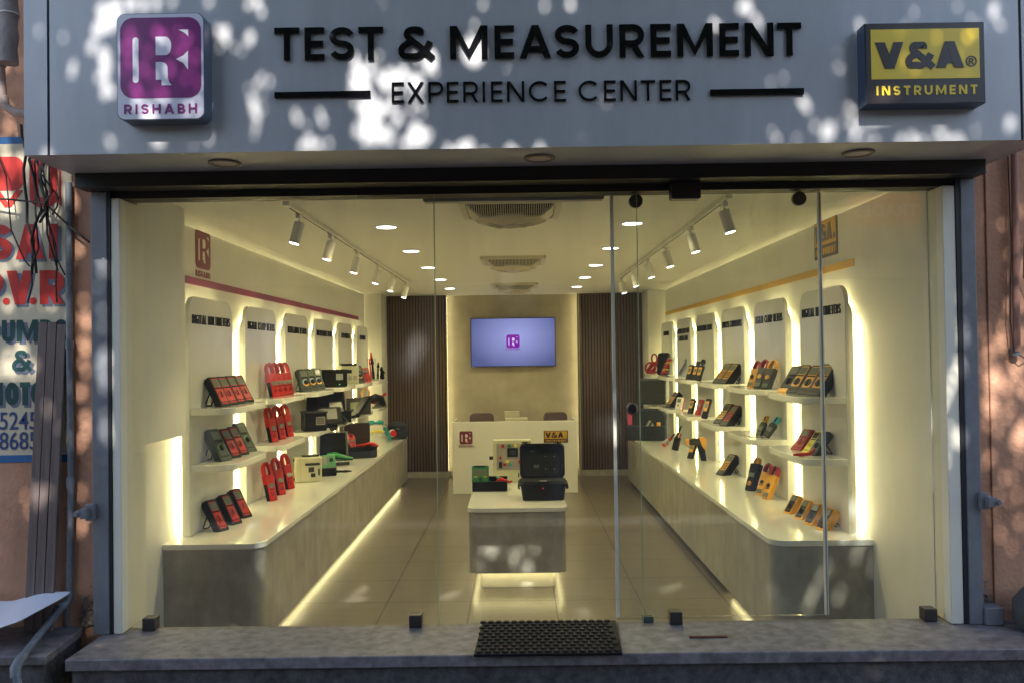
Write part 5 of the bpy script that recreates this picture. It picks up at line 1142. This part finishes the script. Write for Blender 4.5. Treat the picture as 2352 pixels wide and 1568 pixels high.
# street tree whose crown throws the dappled light
cel, sel = math.cos(R(40)), math.sin(R(40))
DT = 5.6
def to_uv(p): return (p[0], p[1]*sel+p[2]*cel)          # coordinates across the sun's direction
GAPS = []
def gap(x, y, z, r): u, v = to_uv((x, y, z)); GAPS.append((u, v, r*(.41 if y < 4.5 else .62 if y == 6.5 else .95)))
GAP_LIST = [(-1.801,3.69,3.332,0.052), (-1.743,3.69,3.351,0.052), (-1.676,3.69,3.359,0.052), (-1.772,3.69,3.274,0.06), (-1.821,3.69,3.246,0.052), (-1.724,3.69,3.293,0.034), (-1.84,3.69,3.189,0.022), (-1.619,3.69,3.354,0.034), (-1.561,3.69,3.361,0.034), (-1.494,3.69,3.366,0.022), (-1.331,3.69,3.363,0.022), (-1.159,3.69,3.35,0.022), (-1.121,3.69,3.359,0.034), (-1.102,3.69,3.311,0.022), (-1.796,3.69,3.14,0.052), (-1.789,3.69,3.092,0.052), (-1.793,3.69,3.044,0.034), (-1.784,3.69,2.996,0.034), (-1.794,3.69,2.968,0.034), (-1.822,3.69,3.035,0.022), (-1.755,3.69,2.967,0.022), (-1.85,3.69,3.17,0.034), (-1.974,3.69,3.214,0.014), (-1.931,3.69,3.094,0.022), (-1.937,3.69,3.06,0.022), (-2.079,3.69,3.25,0.014), (-2.064,3.69,2.56,0.014), (-1.157,3.69,3.193,0.034), (-1.151,3.69,3.206,0.034), (-1.271,3.69,3.222,0.034), (-1.256,3.69,3.189,0.022), (-1.294,3.69,3.237,0.022), (-1.256,3.69,3.237,0.022), (-1.218,3.69,3.159,0.014), (-1.19,3.69,3.144,0.014), (-1.285,3.69,3.164,0.014), (-1.124,3.69,2.995,0.022), (-1.105,3.69,3.023,0.022), (-1.067,3.69,3.008,0.022), (-1.106,3.69,2.956,0.014), (-1.139,3.69,2.919,0.034), (-1.141,3.69,2.89,0.022), (-1.126,3.69,2.861,0.034), (-1.13,3.69,2.813,0.022), (-1.136,3.69,2.775,0.014), (-1.163,3.69,2.977,0.014), (-1.097,3.69,2.889,0.014), (-1.154,3.69,2.938,0.014), (-0.958,3.69,2.864,0.022), (-0.945,3.69,2.839,0.022), (-0.849,3.69,2.862,0.022), (-0.836,3.69,2.828,0.022), (-0.907,3.69,2.81,0.014), (-0.86,3.69,2.723,0.034), (-0.898,3.69,2.743,0.034), (-0.927,3.69,2.718,0.034), (-0.812,3.69,2.732,0.022), (-1.355,3.69,2.817,0.022), (-1.394,3.69,2.798,0.022), (-1.566,3.69,2.782,0.034), (-1.547,3.69,2.753,0.034), (-1.575,3.69,2.753,0.022), (-1.337,3.69,2.759,0.022), (-1.766,3.69,2.747,0.022), (-1.78,3.69,2.766,0.014), (-1.404,3.69,2.741,0.014), (-1.613,3.69,2.821,0.022), (-0.689,3.69,3.074,0.034), (-0.666,3.69,3.045,0.034), (-0.701,3.69,3.017,0.034), (-0.647,3.69,3.007,0.034), (-0.676,3.69,2.978,0.034), (-0.709,3.69,2.969,0.022), (-0.628,3.69,3.054,0.022), (-0.639,3.69,2.949,0.034), (-0.61,3.69,2.91,0.034), (-0.658,3.69,2.901,0.034), (-0.696,3.69,2.912,0.022), (-0.59,3.69,3.025,0.034), (-0.571,3.69,2.996,0.034), (-0.542,3.69,3.033,0.034), (-0.524,3.69,3.005,0.034), (-0.553,3.69,2.967,0.022), (-0.51,3.69,3.023,0.022), (-0.485,3.69,3.042,0.034), (-0.466,3.69,3.013,0.022), (-0.438,3.69,2.994,0.034), (-0.409,3.69,3.003,0.022), (-0.419,3.69,2.965,0.034), (-0.458,3.69,2.946,0.022), (-0.525,3.69,2.928,0.022), (-0.534,3.69,2.89,0.034), (-0.563,3.69,2.881,0.022), (-0.592,3.69,2.872,0.052), (-0.621,3.69,2.844,0.034), (-0.64,3.69,2.806,0.052), (-0.602,3.69,2.786,0.052), (-0.574,3.69,2.766,0.052), (-0.612,3.69,2.748,0.034), (-0.546,3.69,2.747,0.034), (-0.688,3.69,2.787,0.034), (-0.65,3.69,2.749,0.034), (-0.526,3.69,2.804,0.022), (-0.506,3.69,2.842,0.034), (-0.431,3.69,2.783,0.052), (-0.403,3.69,2.754,0.052), (-0.441,3.69,2.736,0.034), (-0.374,3.69,2.763,0.022), (-0.479,3.69,2.727,0.034), (-0.449,3.69,2.879,0.022), (-0.411,3.69,2.898,0.022), (-0.402,3.69,2.859,0.014), (-0.668,3.69,2.854,0.022), (-0.63,3.69,2.872,0.034), (-0.37,3.69,3.117,0.034), (-0.361,3.69,3.088,0.052), (-0.371,3.69,3.059,0.034), (-0.418,3.69,3.108,0.022), (-0.589,3.69,3.111,0.014), (-0.618,3.69,3.092,0.022), (-0.495,3.69,2.975,0.022), (-0.694,3.69,3.113,0.014), (-0.342,3.69,3.04,0.014), (-0.418,3.69,3.051,0.014), (-0.129,3.69,3.333,0.014), (-0.168,3.69,3.238,0.014), (0.138,3.69,3.319,0.014), (0.252,3.69,3.327,0.022), (-0.188,3.69,3.181,0.014), (1.021,3.69,3.304,0.034), (1.026,3.69,3.291,0.034), (0.992,3.69,3.299,0.022), (1.067,3.69,3.237,0.014), (1.058,3.69,3.246,0.022), (1.076,3.69,3.217,0.014), (0.877,3.69,3.23,0.022), (0.896,3.69,3.22,0.014), (1.25,3.69,2.89,0.022), (1.265,3.69,2.871,0.034), (1.278,3.69,2.852,0.022), (1.371,3.69,2.759,0.052), (1.361,3.69,2.746,0.052), (1.351,3.69,2.732,0.034), (1.308,3.69,2.775,0.022), (1.457,3.69,2.849,0.022), (1.476,3.69,2.829,0.022), (1.466,3.69,2.782,0.022), (1.484,3.69,2.753,0.034), (1.474,3.69,2.715,0.022), (1.428,3.69,2.792,0.014), (1.176,3.69,2.987,0.014), (1.119,3.69,2.968,0.014), (1.513,3.69,2.781,0.022), (1.551,3.69,2.8,0.034), (1.579,3.69,2.809,0.034), (1.617,3.69,2.804,0.022), (1.143,3.69,2.72,0.022), (1.124,3.69,2.749,0.014), (1.729,3.69,2.721,0.022), (1.681,3.69,2.702,0.034), (1.738,3.69,2.696,0.034), (1.776,3.69,2.701,0.022), (1.843,3.69,2.747,0.022), (1.861,3.69,2.728,0.034), (1.889,3.69,2.699,0.034), (1.927,3.69,2.704,0.034), (1.945,3.69,2.689,0.022), (1.823,3.69,2.7,0.022), (1.53,3.69,2.714,0.022), (1.568,3.69,2.704,0.022), (1.228,3.69,2.719,0.014), (2.003,3.69,2.745,0.014), (2.1,3.69,3.277,0.034), (2.094,3.69,3.261,0.034), (2.117,3.69,3.21,0.022), (2.126,3.69,3.2,0.014), (2.158,3.69,2.78,0.034), (2.151,3.69,2.765,0.034), (2.032,3.69,3.201,0.014), (1.995,3.69,3.231,0.014), (1.512,3.69,3.21,0.022), (1.75,3.69,3.263,0.014), (1.711,3.69,3.207,0.014), (1.939,3.69,3.289,0.014), (-1.636,3.6,3.19,0.0272), (-1.655,3.6,3.134,0.0272), (-1.637,3.6,3.078,0.0272), (-1.665,3.6,3.041,0.0176), (-1.619,3.6,2.965,0.0272), (-1.601,3.6,2.927,0.0272), (-1.524,3.6,3.197,0.0272), (-1.496,3.6,3.178,0.0272), (-1.469,3.6,3.037,0.0272), (-1.413,3.6,3.111,0.0272), (-1.394,3.6,3.167,0.0272), (-1.431,3.6,3.196,0.0176), (-1.376,3.6,3.055,0.0176), (-1.45,3.6,3.131,0.0176), (-1.544,3.6,3.001,0.0176), (-1.507,3.6,2.935,0.0272), (-1.489,3.6,2.916,0.0176), (-1.581,3.6,3.039,0.0272), (-1.404,3.6,2.999,0.0176), (-1.349,3.6,2.979,0.0176), (-1.618,3.6,3.152,0.0176), (-1.562,3.6,3.114,0.0176), (-1.545,3.6,2.917,0.0176), (-1.357,3.6,3.092,0.0176), (1.931,3.61,3.116,0.0176), (1.96,3.61,3.144,0.0176), (1.802,3.61,3.118,0.0112), (1.707,3.61,2.989,0.0112), (1.893,3.61,3.042,0.0112), (-2.05,4.12,2.336,0.034), (-2.042,4.12,2.283,0.034), (-2.048,4.12,2.092,0.022), (-2.042,4.12,2.007,0.022), (-2.036,4.12,1.879,0.034), (-2.043,4.12,1.837,0.052), (-2.05,4.12,1.784,0.034), (-2.033,4.12,1.752,0.034), (-2.037,4.12,1.71,0.022), (-2.038,4.12,1.572,0.022), (-2.034,4.12,1.519,0.034), (-2.026,4.12,1.466,0.034), (-2.043,4.12,1.488,0.022), (-2.052,4.12,1.414,0.014), (-2.036,4.12,1.319,0.014), (2.186,4.12,1.925,0.022), (2.189,4.12,1.883,0.022), (2.179,4.12,1.968,0.014), (2.152,4.12,1.425,0.034), (2.158,4.12,1.396,0.034), (2.182,4.12,1.736,0.014), (2.182,4.12,2.094,0.014), (2.111,4.12,1.463,0.022), (2.094,4.12,1.359,0.022), (2.086,4.12,1.296,0.022), (-2.564,4.25,2.811,0.052), (-2.487,4.25,2.799,0.052), (-2.42,4.25,2.804,0.034), (-2.377,4.25,2.753,0.034), (-2.542,4.25,2.744,0.034), (-2.465,4.25,2.721,0.022), (-2.586,4.25,2.679,0.052), (-2.565,4.25,2.613,0.052), (-2.532,4.25,2.568,0.052), (-2.58,4.25,2.558,0.034), (-2.333,4.25,2.675,0.034), (-2.267,4.25,2.74,0.022), (-2.25,4.25,2.652,0.034), (-2.234,4.25,2.608,0.022), (-2.203,4.25,2.365,0.034), (-2.378,4.25,2.522,0.022), (-2.323,4.25,2.543,0.034), (-2.423,4.25,2.413,0.034), (-2.389,4.25,2.478,0.022), (-2.555,4.25,2.393,0.022), (-2.511,4.25,2.304,0.034), (-2.577,4.25,2.261,0.034), (-2.468,4.25,2.106,0.022), (-2.556,4.25,2.085,0.034), (-2.491,4.25,1.844,0.052), (-2.557,4.25,1.823,0.034), (-2.448,4.25,1.777,0.034), (-2.536,4.25,1.757,0.052), (-2.404,4.25,1.744,0.034), (-2.47,4.25,1.712,0.022), (-2.591,4.25,1.758,0.034), (-2.502,4.25,1.909,0.022), (-2.336,4.25,2.082,0.022), (-2.178,4.25,2.102,0.022), (-2.17,4.25,2.014,0.034), (-2.161,4.25,1.981,0.034), (-2.179,4.25,1.883,0.034), (-2.166,4.25,1.861,0.034), (-2.184,4.25,1.796,0.022), (-2.167,4.25,1.752,0.022), (-2.196,4.25,1.643,0.034), (-2.173,4.25,1.512,0.034), (-2.169,4.25,1.446,0.034), (-2.187,4.25,1.403,0.022), (-2.205,4.25,1.381,0.022), (-2.177,4.25,1.272,0.022), (-2.199,4.25,1.142,0.022), (-2.194,4.25,0.989,0.034), (-2.203,4.25,0.957,0.022), (-2.198,4.25,1.327,0.014), (-2.228,4.25,2.585,0.034), (-2.241,4.25,2.3,0.014), (-2.238,4.25,2.015,0.022), (-2.223,4.25,1.927,0.014), (-2.364,4.25,1.089,0.052), (-2.375,4.25,1.046,0.034), (-2.32,4.25,1.1,0.022), (-2.408,4.25,1.112,0.034), (-2.274,4.25,1.426,0.022), (-2.297,4.25,1.295,0.014), (-2.339,4.25,1.536,0.022), (-2.452,4.25,1.047,0.022), (-2.473,4.25,1.123,0.022), (-2.38,4.25,2.083,0.014), (-2.329,4.25,1.503,0.022), (-2.572,4.25,3.296,0.034), (-2.561,4.25,3.385,0.022), (-2.551,4.25,3.075,0.022), (-2.486,4.25,2.964,0.034), (-2.552,4.25,2.987,0.034), (-2.574,4.25,2.899,0.034), (-2.495,4.25,3.295,0.014), (2.352,4.25,1.819,0.022), (2.347,4.25,1.765,0.034), (2.387,4.25,1.808,0.022), (2.413,4.25,1.84,0.022), (2.419,4.25,1.807,0.034), (2.334,4.25,1.689,0.022), (2.372,4.25,1.656,0.052), (2.387,4.25,1.623,0.052), (2.364,4.25,1.591,0.034), (2.344,4.25,1.624,0.034), (2.352,4.25,1.505,0.052), (2.342,4.25,1.537,0.034), (2.373,4.25,1.483,0.034), (2.429,4.25,1.601,0.034), (2.448,4.25,1.644,0.022), (2.464,4.25,1.709,0.034), (2.485,4.25,1.665,0.034), (2.508,4.25,1.73,0.034), (2.483,4.25,1.6,0.022), (2.428,4.25,1.536,0.022), (2.489,4.25,1.362,0.052), (2.499,4.25,1.329,0.052), (2.466,4.25,1.319,0.034), (2.511,4.25,1.405,0.034), (2.381,4.25,1.385,0.022), (2.426,4.25,1.449,0.022), (2.449,4.25,1.492,0.022), (2.414,4.25,1.883,0.022), (2.426,4.25,1.927,0.014), (2.445,4.25,1.146,0.022), (2.408,4.25,1.147,0.022), (2.471,4.25,1.06,0.022), (2.427,4.25,1.039,0.014), (2.374,4.25,1.061,0.014), (2.346,4.25,1.256,0.022), (2.324,4.25,1.234,0.014), (2.486,4.25,1.232,0.022), (2.515,4.25,1.578,0.034), (2.411,4.25,1.732,0.014), (2.456,4.25,2.002,0.034), (2.468,4.25,2.144,0.022), (2.519,4.25,2.186,0.034), (2.506,4.25,2.1,0.022), (2.515,4.25,2.012,0.034), (2.489,4.25,2.318,0.022), (2.462,4.25,2.253,0.022), (2.511,4.25,1.839,0.034), (2.354,4.25,0.953,0.014), (2.339,4.25,1.429,0.022), (2.328,4.25,1.885,0.014), (2.38,4.25,0.867,0.022), (2.479,4.25,0.93,0.022), (2.433,4.25,0.801,0.014), (2.426,4.25,2.406,0.014), (2.504,4.25,2.47,0.022), (-0.233,6.5,0.328,0.0374), (-0.217,6.5,0.305,0.0374), (-0.29,6.5,0.329,0.0242), (-0.017,6.5,0.326,0.0242), (0.009,6.5,0.302,0.0154), (-0.058,6.5,0.27,0.0242), (-0.045,6.5,0.237,0.0242), (-0.052,6.5,0.204,0.0154), (0.054,6.5,0.202,0.0242), (0.073,6.5,0.169,0.0242), (-0.318,6.5,0.223,0.0154), (-0.292,6.5,0.174,0.0154), (-0.134,6.5,0.32,0.0154), (0.03,6.5,0.153,0.0242), (-0.2,6.5,0.354,0.0242), (0.109,6.5,0.324,0.0242), (-1.244,6.372,0,0.04), (-1.237,6.511,0,0.04), (-1.226,6.632,0,0.04), (-1.263,6.305,0,0.04), (-1.188,6.336,0,0.04), (-0.544,6.388,0,0.04), (-0.5,6.456,0,0.04), (-0.573,6.344,0,0.04), (1.143,6.527,0,0.04), (1.204,6.585,0,0.04), (1.1,6.468,0,0.04), (0.448,5.95,0,0.04), (-0.173,7.412,0,0.04), (-1.555,5.105,0.677,0.03), (-1.553,5.013,0.677,0.03), (-1.55,5.175,0.677,0.03), (1.165,4.218,0.456,0.03), (1.194,4.244,0.456,0.03), (1.052,4.196,0.456,0.03), (1.202,4.163,0.456,0.03)]
for q_ in ((1.85, 4.245, 1.55, .04), (1.92, 4.245, 1.38, .05), (1.80, 4.245, 1.30, .035), (1.98, 4.245, 1.12, .04), (2.04, 4.245, 1.65, .05), (2.03, 4.245, 1.45, .035), (1.72, 4.245, 1.05, .03), (-1.80, 4.245, 1.9, .04), (-1.72, 4.245, 1.2, .03), (-1.65, 4.245, 2.1, .02), (.25, 4.245, 1.1, .02), (1.25, 4.245, .62, .05), (1.32, 4.245, .55, .05), (1.18, 4.245, .5, .03), (-.3, 4.245, .7, .03), (.7, 4.245, 2.1, .02), (-1.0, 4.245, .6, .03), (-1.75, 4.245, .9, .04)): gap(*q_)
for k_ in range(14):
    gap(1.70+.020*k_, 4.245, .98+.040*k_, .026); gap(1.88+.022*k_, 4.245, 1.02+.050*k_, .030)
for q_ in GAP_LIST: gap(*q_)
rng = np.random.default_rng(7)
N = 80000
U = rng.uniform(-4.2, 4.2, N); V = rng.uniform(.6, 6.4, N); T = rng.normal(0, .40, N); Ln = rng.uniform(.05, .085, N)
g = np.array(GAPS)
# dense sprays of small leaflets round the breaks in the crown
rep_ = 260; M2 = len(g)*rep_; gi = np.repeat(np.arange(len(g)), rep_); rr_ = g[gi, 2]+rng.uniform(0, .10, M2); th_ = rng.uniform(0, 2*np.pi, M2)
U = np.concatenate([U, g[gi, 0]+rr_*np.cos(th_)]); V = np.concatenate([V, g[gi, 1]+rr_*np.sin(th_)]); T = np.concatenate([T, rng.normal(0, .22, M2)]); Ln = np.concatenate([Ln, rng.uniform(.014, .026, M2)])
N = len(U); Wn = Ln*rng.uniform(.38, .5, N); A = rng.uniform(0, 2*np.pi, N)
keep = np.ones(N, bool)
ca, sa = np.cos(A), np.sin(A)
for u_, v_, r_ in g:
    du, dv = u_-U, v_-V; near = (np.abs(du) < .25) & (np.abs(dv) < .25)
    a_ = du*ca+dv*sa; b_ = -du*sa+dv*ca
    # distance of the gap centre from the leaf diamond |a|/Ln+|b|/Wn <= 1
    q = (np.abs(a_)/Ln+np.abs(b_)/Wn-1)/np.sqrt(1/Ln**2+1/Wn**2)
    keep &= ~(near & (q < r_))
# a few larger breaks of open sky toward the crown edge
U, V, T, Ln, Wn, ca, sa = [k_[keep] for k_ in (U, V, T, Ln, Wn, ca, sa)]; n = len(U)
S = np.array((0, -cel, sel)); EU = np.array((1., 0, 0)); EV = np.array((0, sel, cel))
Dn = DT+T; tp_ = rng.uniform(-.5, .5, n)
cen = U[:, None]*EU+V[:, None]*EV+Dn[:, None]*S+np.array((0, 3.7*1.0, 0))*0
def P_(a_, b_, lift): 
    du = a_*ca-b_*sa; dv = a_*sa+b_*ca
    return cen+du[:, None]*EU+dv[:, None]*EV+(lift*Ln)[:, None]*S
vs = np.stack([P_(Ln, 0*Ln, tp_), P_(0*Ln, Wn, 0*tp_), P_(-Ln, 0*Ln, -tp_), P_(0*Ln, -Wn, 0*tp_)], 1).reshape(-1, 3)
me = bpy.data.meshes.new('crown'); me.vertices.add(len(vs)); me.vertices.foreach_set('co', vs.ravel()); me.loops.add(len(vs)); me.loops.foreach_set('vertex_index', np.arange(len(vs), dtype=np.int32))
me.polygons.add(n); me.polygons.foreach_set('loop_start', np.arange(0, len(vs), 4, dtype=np.int32)); me.polygons.foreach_set('loop_total', np.full(n, 4, dtype=np.int32)); me.update(calc_edges=True); me.validate()
tree = thing('street_tree', 'leafy street tree behind the photographer shading the shopfront', 'tree', (0, 0, 0))
me.materials.append(m_leaf); co = bpy.data.objects.new('crown', me); COL.objects.link(co); co.parent = tree
tk = MB(); tk.tube([(4.3, -4.6, ZS), (4.1, -4.5, 2.0), (3.6, -4.2, 4.4), (2.6, -3.7, 6.6), (1.4, -3.4, 8.6)], [.26, .22, .17, .11, .05], 12)
tk.tube([(3.6, -4.2, 4.4), (2.8, -2.5, 5.4), (1.2, -2.0, 6.3), (-1.5, -2.2, 6.8)], [.14, .11, .08, .03], 9).tube([(2.6, -3.7, 6.6), (.4, -3.9, 7.6), (-2.0, -4.0, 8.2), (-3.6, -4.1, 8.4)], [.11, .09, .06, .02], 9).tube([(3.6, -4.2, 4.4), (3.9, -3.4, 6.4), (3.6, -4.4, 8.8)], [.13, .08, .03], 9)
obj('trunk', tk, m_bark, tree, smooth=True)
